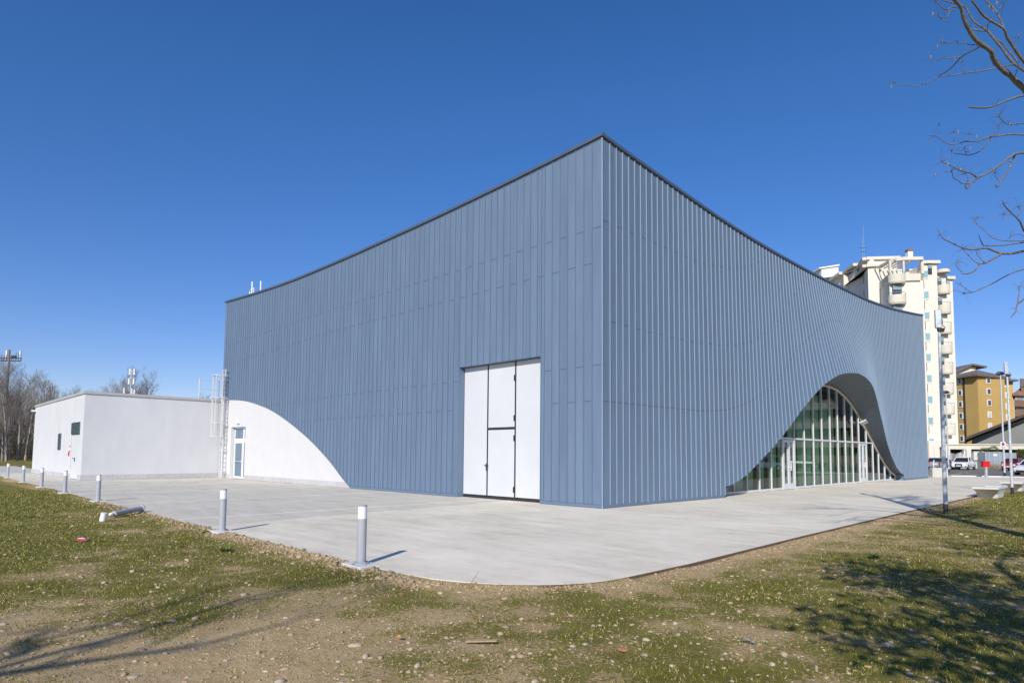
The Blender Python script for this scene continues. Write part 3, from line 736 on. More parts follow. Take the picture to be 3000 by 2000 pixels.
def stripe(a, b, w, m=0):
    a = np.array([a[0], a[1], 0.]); b = np.array([b[0], b[1], 0.]); dd_ = (b-a)/np.linalg.norm(b-a); n = np.array([-dd_[1], dd_[0], 0])*w/2
    z = np.array([0, 0, -.007]); ym.add([a-n+z, b-n+z, b+n+z, a+n+z], [(0, 1, 2, 3)], m)
stripe((-.5, 50), (-1.6, 64), .35); stripe((-2.2, 63), (1.2, 54.5), .4); stripe((-.3, 48.2), (.9, 54), .35); stripe((3.4, 53), (5, 60), .35); stripe((1, 66), (-3.2, 66.5), .4, 0)
stripe((-3, 68.5), (4, 67.5), .18, 1); stripe((-8, 56), (-2.2, 56), .15, 1)
tag(ym.build('road_markings', [m_yel, m_wht]), kind='structure')

# --- value noise for turf mask
_tab = rng.random((64, 64))
def vnoise(x, y):
    xi = np.floor(x).astype(int); yi = np.floor(y).astype(int); fx = x-xi; fy = y-yi
    fx = fx*fx*(3-2*fx); fy = fy*fy*(3-2*fy)
    a = _tab[xi % 64, yi % 64]; b = _tab[(xi+1) % 64, yi % 64]; c = _tab[xi % 64, (yi+1) % 64]; d = _tab[(xi+1) % 64, (yi+1) % 64]
    return (a*(1-fx)+b*fx)*(1-fy)+(c*(1-fx)+d*fx)*fy
def fbm(x, y, o=4):
    s = 0; a = .5; t = 0
    for k in range(o):
        s = s+a*vnoise(x*2**k+17*k, y*2**k+31*k); t += a; a *= .55
    return s/t
def turf(x, y):
    x = np.asarray(x, float); y = np.asarray(y, float)
    v = fbm(x*.55+3, y*.55+9, 5)
    b = np.interp(x, [-12, 0, 4, 6.0, 7.4, 8.6, 12], [.22, .17, .06, -.10, .0, .12, .14])
    b = b-.30*np.exp(-(((x-6.1)/1.3)**2+((y+12.3)/1.1)**2))-.16*np.exp(-(((x-5.9)/2.2)**2+((y+13.9)/1.0)**2))
    near_edge = np.clip((y+10.45)/.3, 0, 1)*(x < 6.4)*(y < -8)
    b = b-.15*near_edge
    b = b-.18*np.clip(1-np.abs(x-6.9)/.45, 0, 1)*(y > -9)
    b = b+.12*np.clip((y-6)/6, 0, 1)
    m = fbm(x*2.3+11, y*2.3+5, 3)
    return np.clip((v*.55+m*.45+b*.85-.205)/.60, 0, 1)
def gz(x, y):
    x = np.asarray(x, float); y = np.asarray(y, float)
    d = np.sqrt((x-CAM[0])**2+(y-CAM[1])**2)
    eL = np.interp(x, [-70, -41, -24, -12, 4.0], [-9.3, -9.5, -9.72, -9.92, -10.0]); near = np.where(x < 4.2, np.clip(1-(eL-y)/.5, 0, 1), np.where(y < -8, np.clip(1-(np.sqrt(((x-4.2)/2.45)**2+((y+8.1)/1.9)**2)-1)*2/.5, 0, 1), 0))
    return np.where(near > 0, np.minimum(-.004, -.038+.036*near+(fbm(x*1.3, y*1.3, 4)-.5)*.03), 0) + np.where(near > 0, 0, 1)*(-.038-.008*(x > 6.7)*(y > -9)) + np.where(near > 0, 0, 1)* (fbm(x*1.3, y*1.3, 4)-.5)*.05*np.clip(1-d/60, 0, 1)
def axis_coords(c, lo, hi, fine, n_f):
    s = [c]; st = fine
    while s[-1] < hi: s.append(s[-1]+st); st = fine if s[-1]-c < n_f else st*1.16
    t = [c]; st = fine
    while t[-1] > lo: t.append(t[-1]-st); st = fine if c-t[-1] < n_f else st*1.16
    return np.array(sorted(set(s+t)))
gx = axis_coords(6., -2500, 1500, .12, 13); gy = axis_coords(-9., -800, 2500, .12, 9)
GXX, GYY = np.meshgrid(gx, gy, indexing='ij'); GZZ = gz(GXX, GYY)
inp = (GXX < 6.45) & (GYY > -9.2) & (GXX > -48.5) & (GYY < 91)      # keep under paving and road
GZZ = np.where(inp, -.1, GZZ); GZZ = np.where((GYY > 46.5) & (GYY < 91) & (np.abs(GXX) < 58), -.1, GZZ)
vn = np.stack([GXX, GYY, GZZ], -1).reshape(-1, 3); nx_, ny_ = len(gx), len(gy)
ii, jj = np.meshgrid(np.arange(nx_-1), np.arange(ny_-1), indexing='ij'); b0 = (ii*ny_+jj).ravel()
fn = np.stack([b0, b0+ny_, b0+ny_+1, b0+1], -1)
def np_mesh(name, v, f, m, smooth=True):
    me = bpy.data.meshes.new(name); k = f.shape[1]
    me.vertices.add(len(v)); me.vertices.foreach_set('co', np.asarray(v, np.float32).ravel())
    me.loops.add(f.size); me.loops.foreach_set('vertex_index', f.astype(np.int32).ravel())
    me.polygons.add(len(f)); me.polygons.foreach_set('loop_start', (np.arange(len(f))*k).astype(np.int32)); me.polygons.foreach_set('loop_total', np.full(len(f), k, np.int32))
    me.polygons.foreach_set('use_smooth', np.full(len(f), smooth))
    me.materials.append(m); me.update(calc_edges=True); me.validate()
    o = bpy.data.objects.new(name, me); COL.objects.link(o); return o
gnd = np_mesh('ground', vn, fn, m_soil)
at_ = gnd.data.attributes.new('turf', 'FLOAT', 'POINT'); at_.data.foreach_set('value', turf(vn[:, 0], vn[:, 1]).astype(np.float32))
tag(gnd, kind='structure')

# --- scatter points around the viewer's part of the lawn
def scatter(n, r0, r1, power, a0=-62, a1=62):
    u = rng.random(n); r = (r0**power+(r1**power-r0**power)*u)**(1/power)
    a = YAW+np.radians(rng.uniform(a0, a1, n))
    x = CAM[0]+r*np.cos(a); y = CAM[1]+r*np.sin(a)
    ok = np.array([not on_pave(p, q_) for p, q_ in zip(x, y)]) & ~((y > 46) & (y < 92))
    return x[ok], y[ok], r[ok]
# grass
x, y, r = scatter(520000, 3.2, 34, .75)
t = turf(x, y); fine = fbm(x*6, y*6, 2)
keep = rng.random(len(x)) < np.clip(t*1.35-.22+(fine-.5)*2.0, .04, 1); x, y, r, t = x[keep], y[keep], r[keep], t[keep]
n = len(x); hgt = rng.uniform(.010, .030, n)*(0.6+.7*t)*(1+.035*r); wd = .0022*(1+r*.16)
tall = rng.random(n) < .015; hgt[tall] *= 1.7
hgt *= .8; an = rng.uniform(0, 2*np.pi, n); ln_ = rng.uniform(.3, 1.4, n)*hgt; la = rng.uniform(0, 2*np.pi, n); z0 = gz(x, y)
P0 = np.stack([x-np.cos(an)*wd, y-np.sin(an)*wd, z0-.004], -1); P1 = np.stack([x+np.cos(an)*wd, y+np.sin(an)*wd, z0-.004], -1)
P2 = np.stack([x+np.cos(la)*ln_, y+np.sin(la)*ln_, z0+hgt], -1)
v = np.stack([P0, P1, P2], 1).reshape(-1, 3)
tag(np_mesh('grass', v, np.arange(3*n).reshape(-1, 3), m_blade, False), 'short thin patchy turf growing through the bare stony soil', 'grass', kind='stuff')
x, y, r = scatter(2600, 3.3, 22, 1.0); n = len(x); z0 = gz(x, y)+.006; a = rng.uniform(0, 6.28, n); l_ = rng.uniform(.008, .024, n); h_ = rng.uniform(0, .012, n)
ca, sa = np.cos(a), np.sin(a)
v = np.stack([np.stack([x-ca*l_, y-sa*l_, z0], -1), np.stack([x-sa*l_*.5, y+ca*l_*.5, z0+h_], -1), np.stack([x+ca*l_, y+sa*l_, z0+h_*.6], -1), np.stack([x+sa*l_*.5, y-ca*l_*.5, z0+.002], -1)], 1).reshape(-1, 3)
m_litter = rnd_mat('dead_leaf', [(0, (.30,.19,.09)), (.5, (.44,.33,.18)), (1, (.55,.47,.33))], .8, 30, 0)
tag(np_mesh('leaf_litter', v, np.arange(4*n).reshape(-1, 4), m_litter, False), 'small dry leaf and straw scraps lying on the turf', 'leaf litter', kind='stuff')
# stones
import bmesh
def ico(sub):
    bm = bmesh.new(); bmesh.ops.create_icosphere(bm, subdivisions=sub, radius=1); vv = np.array([p.co[:] for p in bm.verts]); ff = np.array([[q_.index for q_ in f.verts] for f in bm.faces]); bm.free(); return vv, ff
def rocks(name, x, y, size, flat, sub, m, jag=.18, zs=.25):
    V0, F0 = ico(sub); n = len(x); nv = len(V0)
    S = np.stack([size*rng.uniform(.75, 1.5, n), size*rng.uniform(.6, 1.0, n), size*rng.uniform(flat*.8, flat*1.25, n)], -1)
    jit = 1+rng.normal(0, jag, (n, nv, 1)); V = V0[None]*jit*S[:, None, :]
    a = rng.uniform(0, 2*np.pi, n); ca, sa = np.cos(a)[:, None], np.sin(a)[:, None]
    X = V[..., 0]*ca-V[..., 1]*sa+x[:, None]; Y = V[..., 0]*sa+V[..., 1]*ca+y[:, None]; Z = V[..., 2]+(gz(x, y)+S[:, 2]*zs)[:, None]
    v = np.stack([X, Y, Z], -1).reshape(-1, 3); f = (F0[None]+(np.arange(n)*nv)[:, None, None]).reshape(-1, 3)
    return np_mesh(name, v, f, m, True)
x, y, r = scatter(15500, 3.3, 30, 1.0)
cl = fbm(x*.8+40, y*.8+4, 3); kp = rng.random(len(x)) < np.clip((cl-.25)*1.9, .15, 1); x, y, r = x[kp], y[kp], r[kp]
sz = np.clip(rng.lognormal(math.log(.0085), .55, len(x)), .004, .04)*(1+.02*r)
tag(rocks('gravel', x, y, sz, .55, 1, m_stone, .10), 'small pale pebbles strewn across the soil and thin turf', 'gravel', kind='stuff')
x, y, r = scatter(3600, 3.3, 14, 1.1); cl = fbm(x*.7+4, y*.7+44, 3)
kp = rng.random(len(x)) < np.clip((cl-.3)*2.2+.2-.5*turf(x, y), .06, 1); x, y, r = x[kp], y[kp], r[kp]
tag(rocks('pebble_bed', x, y, np.clip(rng.lognormal(math.log(.015), .38, len(x)), .007, .034), .5, 2, m_stone, .03, .05), 'half buried tan river pebbles in the thin lawn', 'pebbles', kind='stuff')
# crumbly soil clods: everywhere fine, and heaped along the paving edge
x, y, r = scatter(24000, 3.3, 16, 1.0)
bare = turf(x, y) < .62; x, y = x[bare], y[bare]; sz = np.clip(rng.lognormal(math.log(.007), .45, len(x)), .003, .025)
xe = np.where(rng.random(3600) < .5, rng.uniform(-14, 5.3, 3600), rng.uniform(-3, 5.3, 3600)); ye = np.array([edge_y(a) for a in xe])-np.abs(rng.normal(.03, .12, len(xe)))*(1+1.2*rng.random(len(xe)))-.02
ok = ye < -9.6; xe, ye = xe[ok], ye[ok]; se = np.clip(rng.lognormal(math.log(.012), .6, len(xe)), .004, .045)
tg = rng.uniform(0, math.pi/2, 900); xc = 4.2+(2.52+np.abs(rng.normal(0, .15, 900)))*np.sin(tg); yc = -8.1-(1.97+np.abs(rng.normal(0, .15, 900)))*np.cos(tg)
sc_ = np.clip(rng.lognormal(math.log(.011), .4, 900), .005, .03)
yr_ = rng.uniform(-8, 20, 2600); xr = 6.72+np.abs(rng.normal(.03, .16, 2600)); sr = np.clip(rng.lognormal(math.log(.012), .45, 2600), .005, .035)
tag(rocks('soil_clods', np.concatenate([x, xe, xc, xr]), np.concatenate([y, ye, yc, yr_]), np.concatenate([sz, se, sc_, sr]), .7, 1, m_clod, .2), 'crumbly tan soil lumps, heaped along the edge of the paving', 'soil', kind='stuff')
# single larger stones
x, y, r = scatter(420, 3.4, 15, 1.25)
cnt = 0; V0, F0 = ico(2)
for a_, b_, r_ in zip(x, y, r):
    if not (-60 < (a_-0) < 11.2): continue
    if cnt >= 90: break
    s_ = min(.075, float(rng.lognormal(math.log(.018), .35)))
    vv = V0*(1+rng.normal(0, .035, (len(V0), 1)))*np.array([s_*rng.uniform(1, 1.5), s_*rng.uniform(.7, 1), s_*rng.uniform(.4, .65)])
    vv = vv*(1+.12*np.sin(vv[:, :1]*60+cnt))
    o = np_mesh('stone', vv, F0, m_stone, True); zz = float(gz(a_, b_)); o.location = (a_, b_, zz+s_*.1); o.rotation_euler = (0, 0, random.uniform(0, 6))
    tag(o, 'rounded tan or grey stone lying loose on the bare soil of the lawn', 'stone', 'loose stones on the lawn'); cnt += 1

# ------------------------------------------------------------------ bollards
def make_bollard():
    e = empty('bollard')
    q = MB(); q.prism([(-.26, -.17), (.26, -.17), (.26, .17), (-.26, .17)], -.1, .02); q.build('concrete_footing', m_conc_bench, e, bevel=.01)
    q = MB(); q.cyl(0, 0, .02, .04, .11, 20); q.cyl(.085, 0, .04, .055, .012, 6); q.cyl(-.085, 0, .04, .055, .012, 6); q.cyl(0, .085, .04, .055, .012, 6); q.cyl(0, -.085, .04, .055, .012, 6); q.build('base_plate', m_bollard, e, smooth=False)
    q = MB(); q.cyl(0, 0, .04, .66, .066, 28); q.build('post', m_bollard, e, smooth=False)
    q = MB(); q.cyl(0, 0, .66, .835, .064, 28); q.build('lamp_lens', m_lens, e)
    q = MB(); q.cyl(0, 0, .835, .855, .068, 28); q.build('cap', m_bollard, e)
    for o in bpy.data.objects:
        if o.parent == e and o.name.split('.')[0] in ('post', 'lamp_lens', 'cap'):
            o.data.polygons.foreach_set('use_smooth', [len(p.vertices) == 4 for p in o.data.polygons])
    return e
bl = make_bollard()
BOL = [((3.44, -10.04), 'nearest grey bollard lamp, at the paving edge in front of the blue hall corner'),
       ((-1.91, -10.03), 'second nearest grey bollard lamp, standing on its footing below the white curved wall'),
       ((-12.84, -9.95), 'grey bollard lamp just beyond the fallen one, in front of the long annexe wall'),
       ((-18.43, -9.90), 'grey bollard lamp seen just left of the annexe service door'),
       ((-23.94, -9.84), 'grey bollard lamp seen in front of the annexe wall below its narrow louvre'),
       ((-30.14, -9.72), 'grey bollard lamp seen just left of the annexe corner, second from the far end'),
       ((-37.24, -9.57), 'farthest grey bollard lamp at the far left end of the row')]
for k, (p_, lab) in enumerate(BOL):
    o = bl if k == 0 else copy_tree(bl)
    o.location = (p_[0], p_[1], 0); tag(o, lab, 'bollard', 'bollard lamps along the paving edge')
# fallen bollard
fb = empty('fallen_bollard', (-8.05, -10.28, .03)); tag(fb, 'knocked-over grey bollard lying on the grass with its round lamp bulb bare', 'bollard')
A = np.array([-7.22, -10.72, .08])-np.array([-8.05, -10.28, .03]); B = np.array([-8.55, -9.80, .10])-np.array([-8.05, -10.28, .03])
A, B = np.array([-6.84, -10.82, .06])-np.array([-8.05, -10.28, .03]), np.array([-7.62, -10.05, .10])-np.array([-8.05, -10.28, .03])
q = MB(); q.tube([A, B], .066, 20); q.build('post', m_bollard, fb)
dv = (A-B)/np.linalg.norm(A-B)
q = MB(); q.tube([B-dv*.0, B-dv*.025], .115, 18); q.build('base_plate', m_galv, fb)
q = MB(); q.tube([A, A+dv*.05, A+dv*.09, A+dv*.14, A+dv*.17], [.028, .035, .05, .045, .015], 12); q.build('bulb', m_lens, fb, smooth=True)
cpb = empty('lamp_lens_cap', (-6.11, -11.2, -.03)); tag(cpb, 'loose white cylindrical lamp cap lying on the grass beside the fallen bollard', 'lamp cap')
q = MB(); q.tube([(0, 0, .0), (.02, .02, .175)], .066, 20); q.build('lens', m_lens, cpb); q = MB(); q.tube([(.02, .02, .176), (.022, .022, .19)], .069, 20); q.build('lid', m_wframe, cpb)
# drink can
cn = empty('drink_can', (-2.26, -12.3, .01), R(35)); tag(cn, 'crumple-free pink and white drink can lying on its side in the left lawn', 'can')
cn['label'] = 'pink drink can with a white band lying on its side in the lawn'
m_pink = mat('pink_can', (.62, .10, .16), .3, .4, .05); 
q = MB(); q.tube([(-.085, 0, 0), (-.075, 0, 0), (.075, 0, 0), (.085, 0, 0)], [.026, .034, .034, .026], 18); q.build('body', m_pink, cn)
q = MB(); q.tube([(.085, 0, 0), (.094, 0, 0)], .024, 18); q.build('lid', m_galv, cn)
q = MB(); q.obox((-.07, -.022, .027), (.13, 0, 0), (0, .02, .006), (0, -.001, .003)); q.build('label_band', m_lens, cn)
# small litter
g0 = lambda px, py: CAM + (CAM[2]+.03)/-ray(px, py)[2]*ray(px, py)
pp = g0(1408, 1884); s = empty('wooden_stick', (pp[0], pp[1], -.02), R(40)); tag(s, 'flat weathered wooden stick lying on the soil in the foreground', 'stick')
q = MB(); q.obox((-.13, -.016, 0), (.27, 0, .012), (0, .032, .002), (0, 0, .012)); q.build('slat', m_wood2, s)
m_leafo = mat('orange_leaf', (.55, .28, .05), .7, 0, .15, 30)
pp = g0(1170, 1871); q = MB(); q.add([(-.04,0,0),(-.01,-.025,.012),(.035,-.012,.018),(.045,.012,.01),(.0,.03,.012),(-.03,.02,.004),(0,0,.03)], [(0,1,6),(1,2,6),(2,3,6),(3,4,6),(4,5,6),(5,0,6),(5,4,3,2,1,0)])
tag(q.build('dry_leaf', m_leafo, origin=None), 'curled orange dry leaf on the bare soil in the foreground', 'leaf').location = (pp[0], pp[1], -.02)
m_paper = mat('grey_paper', (.55, .56, .58), .8, 0, .1, 30)
for (px, py, lab) in ((2195, 1882, 'crumpled whitish paper scrap on the lawn at lower right, in partial sun'), (2600, 1896, 'pale bluish paper scrap on the lawn inside the dark tree shadow')):
    pp = g0(px, py); q = MB()
    for k in range(5):
        a = random.uniform(0, 6); q.add([(0,0,.008),(.06*math.cos(a),.05*math.sin(a),.02*random.random()),(.05*math.cos(a+.9),.06*math.sin(a+.9),.02)], [(0,1,2),(2,1,0)])
    tag(q.build('paper_scrap', m_paper), lab, 'litter').location = (pp[0], pp[1], -.02)
m_brick = mat('brick_red', (.42, .17, .10), .9, 0, .2, 30)
pp = g0(1823, 1907); q = MB(); q.prism([(-.035,-.012),(.03,-.015),(.04,.01),(-.03,.014)], 0, .02)
tag(q.build('brick_fragment', m_brick), 'small orange-red brick fragment on the soil in the foreground', 'brick').location = (pp[0], pp[1], -.025)
pp = g0(1371, 1724); tg_ = empty('twig', (pp[0], pp[1], -.03)); tag(tg_, 'thin dry twig standing up against the curved corner of the paving', 'twig')
q = MB(); q.tube([(0,0,0), (.02,.03,.06), (.045,.04,.11), (.08,.07,.17), (.10,.08,.22)], [.003,.0028,.0025,.002,.0012], 5); q.build('stem', m_rust, tg_)
# leafy weeds in the lawn
m_weed = rnd_mat('weed_leaf', [(0, (.05,.09,.02)), (1, (.10,.15,.04))], .6, 10, 0)
for (px, py, s_, lab) in ((660, 1612, 1., 'dark green leafy weed rosette on the left lawn near the second bollard'), (505+100, 1560, .8, 'small leafy weed at the foot of the second nearest bollard'), (432, 1500, .6, 'green weed tuft beside the base of the fallen bollard'), (2560, 1632, 1.0, 'low dark weed clump on the right lawn')):
    pp = g0(px, py); q = MB()
    for k in range(26):
        a = random.uniform(0, 6.28); l_ = random.uniform(.06, .17)*s_; h_ = random.uniform(.01, .06)*s_; w_ = .02*s_
        dx, dy = math.cos(a), math.sin(a); q.add([(0,0,0), (dx*l_*.5-dy*w_, dy*l_*.5+dx*w_, h_), (dx*l_, dy*l_, h_*.6), (dx*l_*.5+dy*w_, dy*l_*.5-dx*w_, h_)], [(0,1,2,3)])
    tag(q.build('weed', m_weed), lab, 'weed').location = (pp[0], pp[1], -.03)

# ------------------------------------------------------------------ lamp columns
def near_column(x, y, lab):
    e = empty('lamp_column', (x, y, -.04)); tag(e, lab, 'lamp post', 'galvanised lamp columns beside the benches')
    q = MB(); q.tube([(0, 0, .28), (0, 0, 2.4), (0, 0, 5.4)], [.060, .054, .040], 20); q.build('pole', m_galv2, e, smooth=True)
    q = MB(); q.cyl(0, 0, 0, .285, .064, 20); q.build('base_sleeve', m_black, e)
    q = MB(); q.box(-.035, .035, -.075, -.05, 1.42, 1.85); q.build('access_hatch', m_galv, e)
    # flat floodlight panel turned upright on top of the pole
    h = MB(); ang = R(30)
    c_, s_ = math.cos(ang), math.sin(ang)
    o_ = np.array([-.02, .0, 5.42]); u = np.array([c_, s_, 0])*.17; w_ = np.array([-s_, c_, 0])*.09
    h.obox(o_-u/2-w_/2, u, w_, (0, 0, .55)); hd_ = h.build('lamp_head', m_galv, e, bevel=.02)
    b = MB(); b.cyl(0, 0, 5.34, 5.42, .06, 12); b.box(-.03, .12, -.05, .05, 5.3, 5.4); b.tube([(.02, 0, 5.3), (.12, 0, 5.33), (.15, 0, 5.42), (.08, 0, 5.5)], .012, 6); b.build('bracket', m_black, e)
near_column(7.47, 6.48, 'tall galvanised lamp column with upright panel head nearest the camera, standing on the grass edge')
near_column(7.36, 20.5, 'galvanised lamp column with slim panel head behind the nearer white bench')
def street_lamp(x, y, h, lab):
    e = empty('street_lamp', (x, y, -.01)); tag(e, lab, 'street lamp', 'street lamps in the car park')
    q = MB(); q.tube([(0, 0, .3), (0, 0, h-.1)], [.085, .05], 12); q.build('pole', m_galv2, e, smooth=True)
    q = MB(); q.cyl(0, 0, 0, .3, .1, 12); q.build('base_sleeve', m_black, e)
    q = MB(); q.tube([(-.28, -.25, h-.06), (-.12, -.1, h), (.12, .1, h), (.28, .25, h-.04)], [.05, .16, .16, .05], 10); hd_ = q.build('lamp_head', m_black, e)
street_lamp(3.26, 50.99, 8.75, 'slim street lamp with flat dark head carrying the no-parking sign')
street_lamp(-2.9, 62.4, 8.4, 'thin far street lamp seen close behind the nearest lamp column')
# sign on street lamp
sg = empty('no_parking_sign', (3.26, 50.82, 2.36)); sg.scale = (.5, .5, .5); tag(sg, 'white rectangular no-parking sign with red and blue disc, fixed to the street lamp', 'sign')
def face(dirx): pass
su = np.array([CR[0], CR[1], 0]); su /= np.linalg.norm(su); sn = np.array([-CF[0], -CF[1], 0]); sn /= np.linalg.norm(sn)
q = MB(); q.obox(-su*.42, su*.84, sn*-.02, (0, 0, 1.05)); q.build('plate', m_wframe, sg)
m_blue_s = mat('sign_blue', (.02, .06, .35), .5, 0, .02)
def disc(mbx, c, r, n_, off, r0=0, m=0):
    c = np.array(c, float)+sn*off; vs = [c+r*(su*math.cos(2*math.pi*k/n_)+np.array([0,0,1])*math.sin(2*math.pi*k/n_)) for k in range(n_)]
    mbx.add(vs, [tuple(range(n_))], m)
q = MB(); disc(q, (0, 0, .68), .30, 24, .004, m=0); disc(q, (0, 0, .68), .22, 24, .007, m=1)
dgl = su*.2+np.array([0,0,-.2]); pr = np.cross(sn, dgl); pr /= np.linalg.norm(pr)
cc = np.array([0, 0, .68])+sn*.010
for d_ in (dgl, su*.2+np.array([0,0,.2])): 
    pr = np.cross(sn, d_); pr = pr/np.linalg.norm(pr)*.03; q.add([cc-d_-pr, cc+d_-pr, cc+d_+pr, cc-d_+pr], [(0,1,2,3)], 0)
recalc(q.build('no_parking_disc', [m_redp, m_blue_s], sg))
q = MB(); q.obox(-su*.3+sn*.004+np.array([0,0,.1]), su*.25, sn*.003, (0,0,.18)); q.obox(su*.05+sn*.004+np.array([0,0,.1]), su*.28, sn*.003, (0,0,.12)); q.build('tow_away_pictogram', m_black, sg)

# ------------------------------------------------------------------ benches
def make_bench():
    e = empty('bench')
    # body profile in x (length along +x), z; concrete sculpted slab on a flared pedestal
    q = MB(); q.prism([(-1.2, -.44), (1.2, -.44), (1.2, .44), (-1.2, .44)], .36, .44); q.build('seat', m_conc_bench, e, bevel=.015)
    q = MB()
    prof = [(-.70, .0), (-.73, .16), (-.84, .27), (-1.15, .36)]
    vs = []
    for (xx, zz) in prof:
        w_ = .42+.11*(zz/.36)**2
        w_ *= .8; vs += [(xx, -w_, zz), (-xx*1.0, -w_, zz), (-xx*1.0, w_, zz), (xx, w_, zz)]
    fs = [(3, 2, 1, 0), (12, 13, 14, 15)]
    for k in range(3):
        for j in range(4): a = 4*k+j; b = 4*k+(j+1) % 4; fs.append((a, b, b+4, a+4))
    q.add(vs, fs); q.build('pedestal', m_conc_bench, e)
    q = MB(); q.prism([(-.55, -.43), (1.19, -.43), (1.19, .1), (-.55, .1)], .442, .475); q.build('raised_seat_step', m_conc_bench, e, bevel=.01)
    return e
be = make_bench(); be.location = (7.09, 16.7, -.04); be.rotation_euler = (0, 0, R(90+135))
be.rotation_euler = (0, 0, R(90)); tag(be, 'white sculpted concrete bench on the grass edge, in front of the slim lamp column', 'bench', 'white concrete benches')
b2 = copy_tree(be); b2.location = (7.03, 24.2, -.04); tag(b2, 'white sculpted concrete bench behind the first one, partly cut by the right edge', 'bench', 'white concrete benches')

# ------------------------------------------------------------------ red box, barriers
rbx = empty('red_box_post', (2.58, 46.8, 0)); tag(rbx, 'bright red square box on a steel post at the white kerb', 'box post')
q = MB(); q.obox(-su*.27+np.array([0,0,.8])+sn*.12, su*.54, -sn*.3, (0,0,.47)); q.build('box', m_red, rbx, bevel=.01)
q = MB(); q.cyl(0, 0, 0, .8, .12, 18); q.build('post', m_galv, rbx)
m_blk = mat('precast_block', (.50, .49, .46), .85, 0, .08, 3, .2, 30)
for k, (px, lab) in enumerate(((2736, 'pale concrete barrier block touching the blue hall corner'), (2751, 'middle pale concrete barrier block of the three behind the hall'), (2766, 'pale concrete barrier block partly behind the nearest lamp column'))):
    P_ = at(px-6, 1398, 1); d_ = 55.; P_ = CAM+ray(px-6, 1398)*(CAM[2]/-ray(px-6, 1398)[2])*1.0
    e = empty('concrete_barrier', (P_[0], P_[1]+.6, 0), math.atan2(su[1], su[0])); tag(e, lab, 'barrier', 'concrete barrier blocks')
    q = MB(); poly = [(-.5, 0), (.5, 0), (.5, .6), (.44, .72), (.32, .80), (-.32, .80), (-.44, .72), (-.5, .6)]
    vs = [(a_, -.3, b_) for a_, b_ in poly]+[(a_, .3, b_) for a_, b_ in poly]; nn = 8
    q.add(vs, [tuple(range(nn)), tuple(range(nn, 2*nn))[::-1]]+[(i, nn+i, nn+(i+1) % nn, (i+1) % nn) for i in range(nn)]); q.build('block', m_blk, e, bevel=.03)
    q = MB(); q.box(-.35, .35, -.2, .2, .0, .05); q.build('base_skid', m_conc, e); e.scale = (.42, .7, .95)
hp = at(2744, 1372, 58); e = empty('bike_hoop', (hp[0], hp[1], 0)); tag(e, 'thin white and black hoop rising behind the concrete barriers', 'hoop')
for s_, mm in ((-.16, m_wframe), (.16, m_black)):
    q = MB(); q.tube([su*s_*1.4*0+su*(s_)+np.array([0,0,z_])+su*(.12*math.sin(z_*2)*(-1 if s_ < 0 else 1)) for z_ in (0, .4, .8, 1.1, 1.3)], .04, 8); q.build('tube', mm, e)

